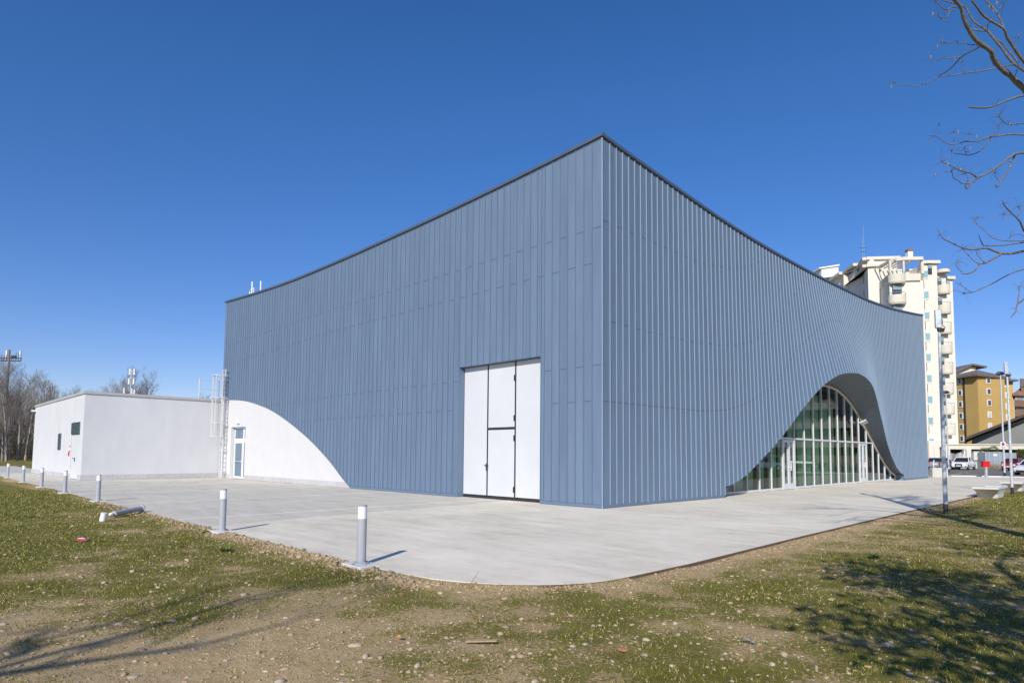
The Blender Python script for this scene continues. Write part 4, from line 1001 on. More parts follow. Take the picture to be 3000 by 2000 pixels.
# ------------------------------------------------------------------ cars
def make_car(name, label, loc, rz, paint, Lc=4.2, Wc=1.78, Hc=1.48, kind='hatch', plate=True):
    e = empty(name, loc, rz); tag(e, label, 'car')
    hw = Wc/2; hl = Lc/2
    # x forward; stations: x, half width, z bottom, z belt(top of body)
    if kind == 'suv': st = [(-hl, .86, .42, .92), (-hl+.12, .94, .28, 1.02), (-hl+.7, 1., .24, 1.06), (0, 1., .24, 1.03), (hl-1.15, 1., .24, 1.0), (hl-.35, .96, .25, .90), (hl-.05, .86, .28, .74), (hl, .78, .36, .62)]
    elif kind == 'mini': st = [(-hl, .84, .40, .85), (-hl+.12, .94, .27, .96), (-hl+.6, 1., .24, .98), (0, 1., .22, .96), (hl-.95, 1., .22, .95), (hl-.3, .94, .24, .84), (hl-.05, .82, .28, .68), (hl, .72, .36, .55)]
    else: st = [(-hl, .84, .40, .86), (-hl+.12, .94, .26, .97), (-hl+.7, 1., .22, .98), (0, 1., .20, .94), (hl-1.15, 1., .20, .92), (hl-.35, .95, .22, .80), (hl-.05, .85, .26, .66), (hl, .76, .34, .55)]
    sc_z = Hc/(1.58 if kind == 'suv' else 1.48)
    b = MB(); vs = []; ring = 8
    for (x_, w_, zb, zt) in st:
        w_ *= hw; zb *= sc_z; zt *= sc_z; zm = (zb+zt)/2
        vs += [(x_, -w_*.86, zb), (x_, -w_, zb+.12), (x_, -w_, zm+.1), (x_, -w_*.9, zt), (x_, w_*.9, zt), (x_, w_, zm+.1), (x_, w_, zb+.12), (x_, w_*.86, zb)]
    fs = [tuple(range(ring))[::-1], tuple((len(st)-1)*ring+k for k in range(ring))]
    for i in range(len(st)-1):
        for k in range(ring): fs.append((i*ring+k, i*ring+(k+1) % ring, (i+1)*ring+(k+1) % ring, (i+1)*ring+k))
    b.add(vs, fs)
    recalc(b.build('body', paint, e, smooth=False, bevel=.05))
    # greenhouse (glass) and roof
    x0, x1, x2, x3 = (-hl+.18, -hl+.62, .35, hl-1.1) if kind != 'suv' else (-hl+.2, -hl+.85, .45, hl-1.15)
    if kind == 'mini': x0, x1, x2, x3 = -hl+.15, -hl+.5, .35, hl-.85
    zb = .92*sc_z; zt = Hc-.05; wb, wt = hw*.92, hw*.72
    g_ = MB(); g_.add([(x0,-wb,zb),(x3,-wb,zb),(x3,wb,zb),(x0,wb,zb),(x1,-wt,zt),(x2,-wt,zt),(x2,wt,zt),(x1,wt,zt)], [(0,3,2,1),(4,5,6,7),(0,1,5,4),(1,2,6,5),(2,3,7,6),(3,0,4,7)])
    g_.build('windows', m_carglass, e, bevel=.03)
    r_ = MB(); r_.add([(x1-.12,-wt-.01,zt-.03),(x2+.06,-wt-.01,zt-.03),(x2+.06,wt+.01,zt-.03),(x1-.12,wt+.01,zt-.03),(x1-.02,-wt*.9,Hc),(x2-.06,-wt*.9,Hc),(x2-.06,wt*.9,Hc),(x1-.02,wt*.9,Hc)], [(0,3,2,1),(4,5,6,7),(0,1,5,4),(1,2,6,5),(2,3,7,6),(3,0,4,7)])
    for sgn in (-1, 1):   # pillars
        for (xa, xb) in ((x0, x1), (x3, x2), ((x0+x3)/2-.1, (x1+x2)/2)):
            r_.bar((xa, sgn*(wb+.005), zb), (xb, sgn*(wt+.005), zt), .07, .05)
    r_.build('roof', paint, e, bevel=.01)
    for sx_ in (-hl+.75, hl-.8):
        for sy in (-1, 1):
            w_ = MB(); rr = .33 if kind != 'mini' else .29
            w_.tube([(sx_, sy*(hw-.2), rr), (sx_, sy*(hw+.005), rr)], rr, 20); wo_ = w_.build('wheel', m_rubber, e)
            w_ = MB(); w_.tube([(sx_, sy*(hw), rr), (sx_, sy*(hw+.015), rr)], rr*.62, 14); w_.build('rim', m_galv, wo_)
    for sy in (-1, 1):
        q_ = MB(); zc = .68*sc_z
        if kind == 'mini': q_.tube([(hl-.2, sy*hw*.66, zc), (hl-.02, sy*hw*.66, zc)], .11, 14)
        else: q_.obox((hl-.26, sy*hw*.58, zc-.02), (.14, sy*hw*.02, 0), (0, sy*hw*.30, .03), (0, 0, .11))
        q_.build('headlight', m_lens if kind == 'mini' else m_win, e)
        q_ = MB(); q_.obox((-hl-.015, sy*hw*.52, .78*sc_z), (.2, 0, 0), (0, sy*hw*.38, 0), (0, 0, .15)); q_.build('tail_light', m_redp, e)
        q_ = MB(); q_.obox((x3-.25, sy*(hw-.02), .95*sc_z), (.12, 0, 0), (0, sy*.17, .02), (0, 0, .12)); q_.build('wing_mirror', paint, e, bevel=.02)
    q_ = MB()
    if kind == 'suv': q_.prism([(hl-.02, -.42*hw), (hl+.02, -.42*hw), (hl+.02, .42*hw), (hl-.02, .42*hw)], .36, .74); q_.box(hl-.12, hl-.01, -hw*.86, -hw*.62, .36, .50); q_.box(hl-.12, hl-.01, hw*.62, hw*.86, .36, .50); q_.box(hl-.06, hl-.005, -hw*.7, hw*.7, .25, .33)
    else: q_.box(hl-.05, hl+.015, -.5*hw, .5*hw, .28, .44)
    q_.build('grille', m_black, e)
    q_ = MB(); q_.box(hl+.015, hl+.035, -.26, .26, .44, .55); q_.box(-hl-.02, -hl+.01, -.26, .26, .62, .73); q_.build('number_plate', m_wframe, e)
    q_ = MB(); q_.box(-hl-.01, -hl+.2, -hw*.9, hw*.9, .22, .34); q_.build('bumper', m_black, e)
    return e
def paintm(name, col, metal=.2):
    m, nt, b = newmat(name); nt.links.new(ramp(nt, noise(nt, 1.5, 2), [(.3, tuple(c*.95 for c in col)), (.7, col)]), b.inputs['Base Color'])
    b.inputs['Roughness'].default_value = .3; b.inputs['Metallic'].default_value = metal; b.inputs['Coat Weight'].default_value = .6; return m
pw_ = paintm('white_car_paint', (.72, .73, .75), 0); ps_ = paintm('silver_car_paint', (.42, .47, .53), .5); pr_ = paintm('red_car_paint', (.33, .015, .03), 0); pg_ = paintm('dark_grey_car_paint', (.12, .125, .14), .4)
yaw_cam = math.atan2(-CF[1], -CF[0])      # heading that faces the camera
def gp_(px, py): return CAM + (CAM[2]/-ray(px, py)[2])*ray(px, py)
def hd_cam(px, d): p = at(px, 1330, d); return math.atan2(CAM[1]-p[1], CAM[0]-p[0])
def place(px, d): p = at(px, 1330, d); return (p[0], p[1], 0)
make_car('parked_car', 'white compact crossover car facing the camera in front of the low wall', place(2821, 80.5), hd_cam(2821, 80.5)-R(13), pw_, 4.5, 1.85, 1.58, 'suv')
make_car('parked_car', 'silver hatchback seen from behind, partly hidden by the nearest lamp column', place(2744, 80), hd_cam(2744, 80)+R(180-6), ps_, 4.2, 1.8, 1.5)
make_car('parked_car', 'dark grey car mostly hidden behind the silver hatchback, its nose towards the white crossover', place(2765, 85.5), R(5), pg_, 4.3, 1.78, 1.47)
make_car('parked_car', 'small dark red rounded car facing the camera behind the slim lamp column', place(2968, 75), hd_cam(2968, 75)-R(16), pr_, 3.55, 1.63, 1.49, 'mini')
make_car('parked_car', 'white car cut off by the right edge of the picture in the car park', place(3032, 57), hd_cam(3032, 57)-R(28), pw_, 4.2, 1.78, 1.5)
# cars standing east of the plaza, mirrored in the glass front
make_car('parked_car', 'light silver car parked in the road east of the plaza, outside the picture', (15.5, 51, 0), R(200), ps_, 4.3, 1.8, 1.5)
make_car('parked_car', 'white car parked in the road east of the plaza, outside the picture', (21, 55, 0), R(180), pw_, 4.3, 1.8, 1.5)
make_car('parked_car', 'red car parked in the road far east of the plaza, outside the picture', (27, 63, 0), R(170), pr_, 4.0, 1.75, 1.5)
make_car('parked_car', 'dark grey car parked in the road near the east buildings, outside the picture', (18, 67, 0), R(180), pg_, 4.3, 1.8, 1.5)

# ------------------------------------------------------------------ background buildings
def edge_box(name, mats, parent, p, q_, z0, z1, th, m=None):
    pass
def hdir(a, b):
    d = np.array([b[0]-a[0], b[1]-a[1], 0.]); l = np.linalg.norm(d); return d/l, l
def wall_poly(mbx, pts, z0, z1, m=None):
    n_ = len(pts); area = sum(pts[i][0]*pts[(i+1) % n_][1]-pts[(i+1) % n_][0]*pts[i][1] for i in range(n_))
    if area < 0: pts = pts[::-1]
    mbx.prism(pts, z0, z1, m)
def T(zx, zy, d): return at(2380+.1913*zx, 700+.1913*zy, d)
def zT(zy, d, zx=1500): return float(T(zx, zy, d)[2])
back = np.array([CF[0], CF[1], 0]); back /= np.linalg.norm(back)
tower = empty('tower_block', (0, 0, 0)); tag(tower, 'tall cream apartment tower with round concrete balconies rising behind the blue hall', 'building')
def block(name, fr_pts, ztop, depth=12, mt=m_cream, cornice=True, par=tower, z0=0):
    f = [np.array(p[:2]) for p in fr_pts]; b_ = [p+back[:2]*depth for p in f][::-1]
    q = MB(); wall_poly(q, [tuple(p) for p in f+b_], z0, ztop); o = q.build(name, mt, par)
    if cornice:
        q = MB(); ff = [np.array([p[0], p[1], ztop]) for p in f]
        for k, (u_, v_) in enumerate(zip(ff[:-1], ff[1:])):
            h_, l_ = hdir(u_, v_); n_ = np.array([h_[1], -h_[0], 0.]); n_ = n_ if np.dot(n_, back) < 0 else -n_
            q.obox(u_+n_*.4-h_*(.25 if k else .35)+np.array([0,0,.004*k]), h_*(l_+.6), -n_*1.2, (0, 0, .45+.004*k))
        q.build('cornice', m_cream2, o)
    return o
# block B : wall with left returning face
B0 = T(690, 480, 108); B1 = T(848, 430, 99); B2 = T(1040, 430, 98.5)
bB = block('wall', [B0, B1, B2], zT(435, 99, 850))
ph = block('penthouse', [T(690, 400, 110), T(845, 350, 102), T(1300, 350, 101.5)], zT(325, 102, 850), 8)
# left low wing
Lw = [T(150, 600, 122), T(470, 570, 112), T(520, 570, 112), T(690, 560, 107)]
bl_ = block('wall', Lw, zT(545, 112, 480), 10)
q = MB(); c0 = T(140, 500, 117); c1 = T(400, 500, 115.3); hd1, l1 = hdir(c0, c1); q.obox((c0[0], c0[1], zT(600, 117, 250)), hd1*l1, back*3, (0, 0, 1.75)); o = q.build('chimney_stack', m_wframe, tower)
q = MB(); q.obox((c0[0]-.3, c0[1]-.3, zT(600, 117, 250)+1.75), hd1*(l1+.6), back*3.6, (0, 0, .25)); q.build('cap', m_wframe, o)
# block C: middle tower with curved balconies and rooftop pergola
C0 = T(1040, 700, 98.4); C1 = T(1180, 690, 94); C2 = T(1700, 640, 93.5); C3 = T(1702, 640, 94.6)
bC = block('wall', [C0, C1, C2, C3], zT(630, 93.5, 1500), 12, cornice=False)
q = MB(); zc0 = zT(632, 93.3, 1500); 
for a_, b_ in ((T(1032, 600, 98.3), T(1170, 600, 93.8)), (T(1170, 600, 93.8), T(1660, 600, 93.3))):
    h_, l_ = hdir(a_, b_); q.obox((a_[0], a_[1], zc0), h_*l_, back*.3, (0, 0, 1.05))
q.build('parapet', m_cream2, bC)
zf = zT(630, 93.5, 1500)
q = MB()     # recessed penthouse wall behind terrace
a_, b_ = T(1040, 500, 99), T(1700, 500, 98.5); h_, l_ = hdir(a_, b_); q.obox((a_[0], a_[1], zf), h_*l_, back*6, (0, 0, 3.2)); q.build('wall', m_cream, bC)
q = MB()     # pergola ring beam
rbm = [T(1020, 400, 98.6), T(1100, 370, 96.5), T(1180, 330, 95), T(1290, 300, 94), T(1400, 292, 93.5), T(1700, 296, 93.3)]
ztb = zT(322, 93.5, 1500)
for a_, b_ in zip(rbm[:-1], rbm[1:]): h_, l_ = hdir(a_, b_); q.obox((a_[0], a_[1], ztb), h_*l_, back*.5, (0, 0, .48))
for k in range(6):
    a_ = T(1200+70*k, 320, 94.0); q.obox((a_[0], a_[1], ztb+.1), su*.15, back*4.5, (0, 0, .2))
q.build('pergola', m_cream2, bC)
for zx in (1178, 1385, 1665):
    q = MB(); a_ = T(zx, 330, 93.6); q.obox((a_[0], a_[1], zf+1.0), su*(.25 if zx < 1600 else .4), back*.3, (0, 0, ztb-zf-.98)); q.build('pergola_column', m_cream2, bC)
def round_balcony(par, c, r, z, railh=1.02, h=1.15, left=True):
    o = empty('balcony', (c[0], c[1], z)); o.parent = par
    q = MB(); n_ = 14; vs = []
    for k in range(n_+1):
        a = math.pi*k/n_; dirv = -su*math.cos(a)*r - back*math.sin(a)*r*.9
        vs += [dirv, dirv+np.array([0,0,h]), dirv*.94+np.array([0,0,h]), dirv*.94]
    fs = [];
    for k in range(n_): 
        for j in range(4): fs.append((4*k+j, 4*k+(j+1) % 4, 4*k+4+(j+1) % 4, 4*k+4+j))
    q.add(vs, fs); vs2 = [vs[4*k] for k in range(n_+1)]; q.add(vs2, [tuple(range(n_+1))]); vs3 = [v_*.9+np.array([0,0,-.25]) for v_ in vs2]; q.add(vs2+vs3, [(k, k+1, n_+2+k, n_+1+k) for k in range(n_)]+[tuple(range(n_+1, 2*n_+2))])
    recalc(q.build('parapet', m_cream2, o))
    q = MB(); pts = [v_*.97+np.array([0,0,h+.32]) for v_ in vs2]; q.tube(pts, .04, 5)
    for k in (2, 7, 12): q.tube([vs2[k]*.97+np.array([0,0,h]), vs2[k]*.97+np.array([0,0,h+.32])], .03, 5)
    q.build('handrail', m_turq, o)
def tower_window(par, a_, w_, z0, z1, shut=.35, mt=m_shut):
    a_ = np.array([a_[0], a_[1], 0.])
    q = MB(); q.obox((a_[0], a_[1], z0)-back*.03, su*w_, back*.03, (0, 0, z1-z0)); o = q.build('window', m_win, par)
    if shut: q = MB(); q.obox((a_[0], a_[1], z1-(z1-z0)*shut)-back*.10, su*w_, back*.06, (0, 0, (z1-z0)*shut)); q.build('roller_blind', mt, o)
cc_ = T(1283, 560, 94.0)
FH = 3.12
zb0 = zT(630, 92.5, 1283)
for k in range(3): round_balcony(tower, cc_, 1.25, zb0-k*FH*1.0)
for k in range(3):
    a_ = T(1225, 720, 93.72); q0 = zb0-k*FH-1.9
    tower_window(tower, a_-back*.05, 1.35, q0-.5, q0+1.6, .4)
# small side balconies with turquoise glass, between C and D
m_ = []
for k in range(9):
    zz = zT(930, 94.2, 1740)-k*FH+FH
    a_ = T(1700, 700, 93.6); o = empty('balcony', (a_[0], a_[1], zz)); o.parent = tower
    d_ = su*.52+back*-.35
    q = MB(); q.add([(0,0,-.25), tuple(d_*1.0+np.array([0,0,-.25])), tuple(su*.62+np.array([0,0,-.25])), (0,0,.0), tuple(d_), tuple(su*.62)], [(0,2,1),(3,4,5),(0,1,4,3),(1,2,5,4),(2,0,3,5)]); recalc(q.build('slab', m_cream2, o))
    q = MB(); q.obox(d_*.02, d_*.98, back*.05, (0, 0, 1.0)); q.build('glass_panel', m_turq, o)
# block D
D0 = T(1696, 380, 95.1); D1 = T(1750, 380, 95.0); D2 = T(1903, 380, 95.0)
bD = block('wall', [D0, D1, D2], zT(382, 95, 1800))
for k in range(2): tower_window(bD, T(1768, 450, 94.93), .6, zT(548, 95, 1800)-k*30, zT(390, 95, 1800)-k*30, .4)
# block E : recessed wall with stacked round balconies
E0 = T(1903, 600, 96.5); E1 = T(2045, 600, 96.5)
bE = block('wall', [E0, E1], zT(500, 96.5, 1970), 10, cornice=False)
ce = T(1995, 600, 96.4)
zE0 = zT(800, 95.2, 1995)
for k in range(9): round_balcony(tower, ce, .96, zE0-k*FH*.985)
q = MB(); n_ = 16; vs = [np.array([ce[0], ce[1], zT(500, 95.5, 1995)])-su*math.cos(math.pi*k/n_)*1.0-back*math.sin(math.pi*k/n_)*1.0 for k in range(n_+1)]
q.add(vs+[v_+np.array([0,0,.5]) for v_ in vs], [tuple(range(n_+1)), tuple(range(n_+1, 2*n_+2))[::-1]]+[(k, n_+1+k, n_+2+k, k+1) for k in range(n_)]); recalc(q.build('canopy', m_cream2, bE))
for k in range(9):
    zc = zE0-k*FH*.985; tower_window(bE, T(1912, 600, 96.42), .6, zc+.6, zc+2.4, .35)
bF = block('wall', [T(2042, 650, 97.5), T(2145, 650, 97.5)], zT(622, 97.5, 2100), 14)
for k in range(9):
    zc = zE0-k*FH*.985; (tower_window(bF, T(2046, 650, 97.42), .35, zc+.9, zc+2.2, .5, m_turq) if k < 1 else None)
# left wing balcony and windows
q = MB(); a_ = T(430, 760, 110.5); b_ = T(740, 760, 105.5); h_, l_ = hdir(a_, b_); zz = zT(765, 106, 740)-.2
q.obox((a_[0], a_[1], zz)-back*.2, h_*l_, back*2.5, (0, 0, .35)); o = q.build('balcony', m_cream2, tower)
q = MB(); 
for z_ in (.9, 1.35): q.bar(tuple(np.array([a_[0], a_[1], zz+z_])-back*.2), tuple(np.array([b_[0], b_[1], zz+z_])-back*.2), .05, .05)
for k in range(14): p_ = a_+(b_-a_)*k/13; q.bar(tuple(np.array([p_[0], p_[1], zz+.3])-back*.2), tuple(np.array([p_[0], p_[1], zz+1.35])-back*.2), .03, .03)
q.build('railing', m_turq, o)
hB, lB = hdir(B0, B1)
nB = np.array([hB[1], -hB[0], 0.]);
if np.dot(nB, back) > 0: nB = -nB
for z_ in (zT(640, 101, 800), zT(925, 101, 800)):
    p0 = np.array([B0[0], B0[1], 0])+hB*lB*.50; q = MB(); q.obox(np.array([p0[0], p0[1], z_])+nB*.03, hB*1.5, nB*-.03, (0, 0, 1.9)); wnd = q.build('window', m_shutw, tower)
    q = MB(); q.obox(np.array([p0[0], p0[1], z_+1.4])+nB*.08, hB*1.5, nB*-.05, (0, 0, .5)); q.build('roller_blind', m_shut, wnd)
for zx in (440, 600):
    a_ = T(zx, 700, 111.5 if zx < 500 else 108.9); tower_window(tower, a_-back*.35, .9, zz+.4, zz+2.3, .3)
q = MB()   # chimney + vents
a_ = T(1468, 260, 97); q.obox((a_[0], a_[1], ztb+.9), su*.75, back*.75, (0, 0, zT(185, 97, 1500)-ztb-.9)); o = q.build('chimney', m_wframe, tower)
q = MB(); q.obox((a_[0], a_[1], zT(185, 97, 1500))-su*.06-back*.06, su*.87, back*.87, (0, 0, .35)); q.build('cowl', m_brownr, o)
a_ = T(1690, 320, 97); q = MB(); q.obox((a_[0], a_[1], ztb-.5), su*.5, back*.5, (0, 0, 1.3)); q.build('chimney', m_wframe, tower)
ant = empty('roof_antenna', tuple(T(798, 400, 103))); tag(ant, 'thin twin aerial mast on the roof of the cream tower', 'antenna')
ant.location = (*T(798, 400, 103)[:2], zT(400, 103, 798))
q = MB(); q.tube([(0,0,-1), (0,0,6.6)], [.04, .02], 5); q.tube([tuple(-su*.25), tuple(-su*.25+np.array([0,0,4.6]))], [.035, .02], 5); q.build('mast', m_galv, ant)
q = MB()
for z_, l_ in ((2.2, .45), (2.9, .7), (1.2, .3)): q.tube([tuple(-su*l_+np.array([0,0,z_])), tuple(su*l_*.6+np.array([0,0,z_]))], .03, 4)
for k in range(4): q.tube([tuple(-su*(.1+.12*k)+np.array([0,0,2.05])), tuple(-su*(.1+.12*k)+np.array([0,0,2.35]))], .015, 4)
q.build('aerial', m_black, ant)
dsh = MB(); a_ = T(905, 355, 101); c_ = np.array([0, 0, 0.])
dsh.add([c_]+[c_+.42*(su*math.cos(t_)+np.array([0,0,1])*math.sin(t_))-back*.1 for t_ in [2*math.pi*k/18 for k in range(18)]], [(0, k+1, (k+1) % 18+1) for k in range(18)])
o = dsh.build('satellite_dish', m_lens); o.location = (a_[0], a_[1], a_[2]); tag(o, 'pale round satellite dish on the upper roof of the cream tower', 'satellite dish')
# tower base storey with shaded openings
q = MB(); a_ = at(2722, 1330, 91.5); b_ = at(2772, 1330, 91.5); h_, l_ = hdir(a_, b_); q.obox((a_[0], a_[1], 3.0), h_*l_, back*3, (0,0,.9)); 
for px in (2722, 2737, 2768): p_ = at(px, 1330, 91.5); q.obox((p_[0], p_[1], 0), h_*.8, back*1.5, (0,0,3.0))
q.build('arcade', m_cream, tower)
q = MB(); a_ = at(2715, 1330, 94); q.obox((a_[0], a_[1], 0), h_*4, back*.2, (0, 0, 3)); q.build('arcade_wall', m_cream2, tower)

def Y_(zx, zy, d): return at(2690+.204*zx, 980+.204*zy, d)
# ochre apartment house
oc = empty('ochre_apartment_house', (0,0,0)); tag(oc, 'mustard-yellow apartment house with grey hipped roof right of the cream tower', 'building')
dO = 160.
q = MB(); zt = float(Y_(850, 600, dO)[2])
f0 = [Y_(480, 650, 167), Y_(655, 640, 163.6), Y_(850, 620, dO), Y_(1238, 620, 164)]
pl_ = [tuple(p[:2]) for p in f0]+[tuple((f0[-1]+back*14)[:2]), tuple((f0[0]+back*14)[:2])]
wall_poly(q, pl_, 0, zt); q.build('wall', m_ochre, oc)
f1 = [Y_(1240, 700, 172), Y_(1362, 700, 172)]; zt1 = float(Y_(1300, 668, 172)[2])
q = MB(); wall_poly(q, [tuple(p[:2]) for p in f1]+[tuple((p+back*10)[:2]) for p in f1[::-1]], 0, zt1); q.build('wall', m_ochre, oc)
q = MB()
ev = [Y_(460, 630, 166), Y_(850, 590, dO-1.5), Y_(1325, 590, 165), f0[-1]+back*15, f0[0]+back*15]
rgd = [Y_(800, 530, 172), Y_(1000, 530, 172)]
def hip(qb, eaves, z, ridge_pts, zr):
    n_ = len(eaves); vs = [(p[0], p[1], z) for p in eaves]+[(p[0], p[1], z-.5) for p in eaves]+[(ridge_pts[0][0], ridge_pts[0][1], zr)]
    qb.add(vs, [(i, (i+1) % n_, 2*n_) for i in range(n_)]+[(n_+i, n_+(i+1) % n_, (i+1) % n_, i) for i in range(n_)]+[tuple(range(n_, 2*n_))])
zr = float(Y_(840, 515, 170)[2])
hip(q, ev, zt+.5, [Y_(838, 515, 170)], zr+.2); recalc(q.build('roof', m_rooft, oc))
q = MB(); ev1 = [Y_(1230, 660, 170), Y_(1440, 660, 171), Y_(1440, 660, 171)+back*12, Y_(1230, 660, 170)+back*12]; hip(q, ev1, zt1+.4, [Y_(1240, 630, 176)], float(Y_(1240, 628, 176)[2])); recalc(q.build('roof', m_rooft, oc))
def win_on(par, a, b, t, z0, w_, h_, mt=m_win, frame=m_wframe):
    hd_, l_ = hdir(a, b); nn_ = np.array([hd_[1], -hd_[0], 0.]); nn_ = -nn_ if np.dot(nn_, back) > 0 else nn_
    p0 = np.array([a[0], a[1], 0])+hd_*l_*t-hd_*w_/2; z_ = z0
    q = MB(); q.obox(np.array([p0[0], p0[1], z_])+nn_*.12, hd_*w_, -nn_*.12, (0,0,h_)); o = q.build('window', frame, par)
    q = MB(); q.obox(np.array([p0[0], p0[1], z_])+hd_*.22+nn_*.16+np.array([0,0,.22]), hd_*(w_-.44), -nn_*.04, (0,0,h_-.44)); q.build('pane', mt, o)
sfh = [(700, m_win), (862, m_win), (1025, m_win), (1195, m_shutw), (1360, m_shutw)]
for (zy, mt_) in sfh:
    z0 = float(Y_(1000, zy, 161)[2]); win_on(oc, f0[2], f0[3], (1000-850)/388., z0, 1.4+.1, 1.65, mt_)
for zy in (715, 882, 1045, 1210, 1370, 1535):
    z0 = float(Y_(597, zy, 165)[2]); win_on(oc, f0[0], f0[1], .68, z0, 1.1, 1.6)
for zy in (755, 912, 1072, 1230):
    z0 = float(Y_(1265, zy, 172)[2]); win_on(oc, f1[0], f1[1], .2, z0, 1.3, 1.6, m_shutw)
q = MB(); p_ = f0[1]-back*.4; q.obox((p_[0]-.3, p_[1], 0), su*.35, back*.3, (0,0,zt)); q.build('drainpipe', m_black, oc)
# white gabled house peeping over
gh = empty('gabled_house', (0,0,0)); tag(gh, 'white gable with grey tiled roof peeping above the ochre apartment house', 'building')
a_ = Y_(520, 540, 195); b_ = Y_(830, 540, 195); hh_, ll_ = hdir(a_, b_); zE_ = float(Y_(520, 545, 195)[2]); zR = float(Y_(745, 445, 195)[2])
q = MB(); mid = a_+(b_-a_)*.72
q.add([(a_[0],a_[1],0),(b_[0],b_[1],0),(b_[0],b_[1],zE_+1.8),(mid[0],mid[1],zR-.3),(a_[0],a_[1],zE_)], [(0,1,2,3,4)]); q.build('wall', m_cream, gh)
q = MB()
for (pa, za, pb, zb_) in ((a_-hh_*1., zE_-.3, mid, zR), (mid, zR, b_+hh_*2.5, zE_+1.4)):
    f = np.array([pa[0], pa[1], za])-back*1.5; g2 = np.array([pb[0], pb[1], zb_])-back*1.5
    q.add([f, g2, g2+back*12, f+back*12, f+[0,0,.5], g2+[0,0,.5], g2+back*12+[0,0,.5], f+back*12+[0,0,.5]], [(0,3,2,1),(4,5,6,7),(0,1,5,4),(1,2,6,5),(2,3,7,6),(3,0,4,7)])
q.build('roof', m_rooft, gh)
back_keep = back; back = np.array([CR[0]*.62+CF[0]*.78, CR[1]*.62+CF[1]*.78, 0.]); back /= np.linalg.norm(back)
# brown apartment house at right edge
bh = empty('brown_apartment_house', (0,0,0)); tag(bh, 'brown apartment house with long balconies at the far right edge', 'building')
a_ = Y_(1378, 900, 140); b_ = Y_(1800, 900, 142); hh_, ll_ = hdir(a_, b_); zt = float(Y_(1400, 880, 140)[2])
q = MB(); q.obox((a_[0], a_[1], 0), hh_*ll_, back*12, (0,0,zt)); q.build('wall', m_brownr, bh)
q = MB(); q.obox(np.array([a_[0], a_[1], zt])-hh_*.6-back*1.2, hh_*(ll_+1), back*13, (0,0,.3)); q.add([np.array([a_[0], a_[1], zt+.3])-hh_*.6-back*1.2, np.array([b_[0], b_[1], zt+.3])-back*1.2, np.array([b_[0], b_[1], zt+3])+back*5+hh_*0, np.array([a_[0], a_[1], zt+3])+back*5+hh_*3], [(0,1,2,3)]); q.build('roof', m_rooftb, bh)
p_ = Y_(1478, 800, 141); q = MB(); q.obox((p_[0], p_[1], zt), hh_*6, back*4, (0,0,float(Y_(1478, 745, 141)[2])-zt)); o = q.build('stair_tower', m_brownr, bh)
q = MB(); q.obox(np.array([p_[0], p_[1], float(Y_(1478, 745, 141)[2])])-hh_*.3-back*.3, hh_*7, back*5, (0,0,1.8)); q.build('roof_cap', m_rooft, o)
for zy in (1030, 1172, 1320):
    z_ = float(Y_(1400, zy, 138.5)[2]); q = MB(); q.obox(np.array([a_[0], a_[1], z_])-back*1.5, hh_*ll_, back*1.5, (0,0,1.5)); q.build('balcony', m_ochre if False else m_brownr, bh)
    for t_ in (.17, .6): win_on(bh, a_, b_, t_, z_+1.0, 2.3, 2.0, m_shut, m_shutw)

back = back_keep
def away(p):
    d = np.array([p[0]-CAM[0], p[1]-CAM[1], 0.]); return d/np.linalg.norm(d)
# gabled hall with the large dark roof
hl_ = empty('gabled_warehouse', (0,0,0)); tag(hl_, 'low grey gabled hall with a long dark sloping roof edge behind the car park', 'building')
a_ = at(2829, 1288, 106); b_ = at(3000, 1221, 104); c_ = at(3160, 1290, 103)
ap = a_+(b_-a_)*1.35; hh_, ll_ = hdir(a_, ap); back_keep = back; back = away(a_)
q = MB(); n0 = at(2850, 1300, 108); fw = [np.array([n0[0], n0[1], 0]), np.array([ap[0], ap[1], 0])+back*2, np.array([ap[0], ap[1], ap[2]-.5])+back*2, np.array([n0[0], n0[1], n0[2]+.8])]
q.add(fw, [(0,1,2,3)]); 
q.add([fw[0], fw[3], fw[3]+back*20, fw[0]+back*20], [(0,1,2,3)]); q.add([fw[1], fw[1]+hh_*25, fw[1]+hh_*25+[0,0,3], fw[2]], [(0,1,2,3)]); q.build('wall', mat('grey_hall_wall', (.19, .20, .205), .8, 0, .08, .3), hl_)
q = MB()
f = a_; g2 = ap; e2 = ap+hh_*22; e2[2] = a_[2]
for pa, pb in ((f, g2), (g2, e2)):
    q.add([pa, pb, pb+back*24, pa+back*24, pa+[0,0,.45], pb+[0,0,.45], pb+back*24+[0,0,.45], pa+back*24+[0,0,.45]], [(0,3,2,1),(4,5,6,7),(0,1,5,4),(1,2,6,5),(2,3,7,6),(3,0,4,7)])
q.build('roof', mat('dark_roof_edge', (.06, .055, .05), .9, 0, .15, 1), hl_)
back = back_keep
# low flat building with cream canopy band
lb = empty('low_shop_building', (0,0,0)); tag(lb, 'single-storey building with a long cream canopy band behind the car park', 'building')
a_ = at(2762, 1330, 92); b_ = at(3150, 1330, 89); hh_, ll_ = hdir(a_, b_)
q = MB(); q.obox((a_[0], a_[1], 2.72), hh_*ll_, back*9, (0,0,.62)); q.obox(np.array([a_[0], a_[1], 3.34])-back*.15, hh_*ll_, back*.6, (0,0,.16)); q.build('canopy_band', m_cream2, lb)
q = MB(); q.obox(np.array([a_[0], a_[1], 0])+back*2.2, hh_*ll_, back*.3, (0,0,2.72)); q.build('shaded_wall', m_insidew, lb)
for px in (2760, 2824, 2832): 
    p_ = at(px, 1330, 91.6 if px < 2830 else 91.3); q = MB(); q.obox((p_[0], p_[1], 0), hh_*(1.0 if px < 2800 else .62), back*.6, (0,0,2.72)); q.build('pillar', m_conc_bench, lb)
q = MB(); k = 0
p0 = at(2779, 1330, 91.0)
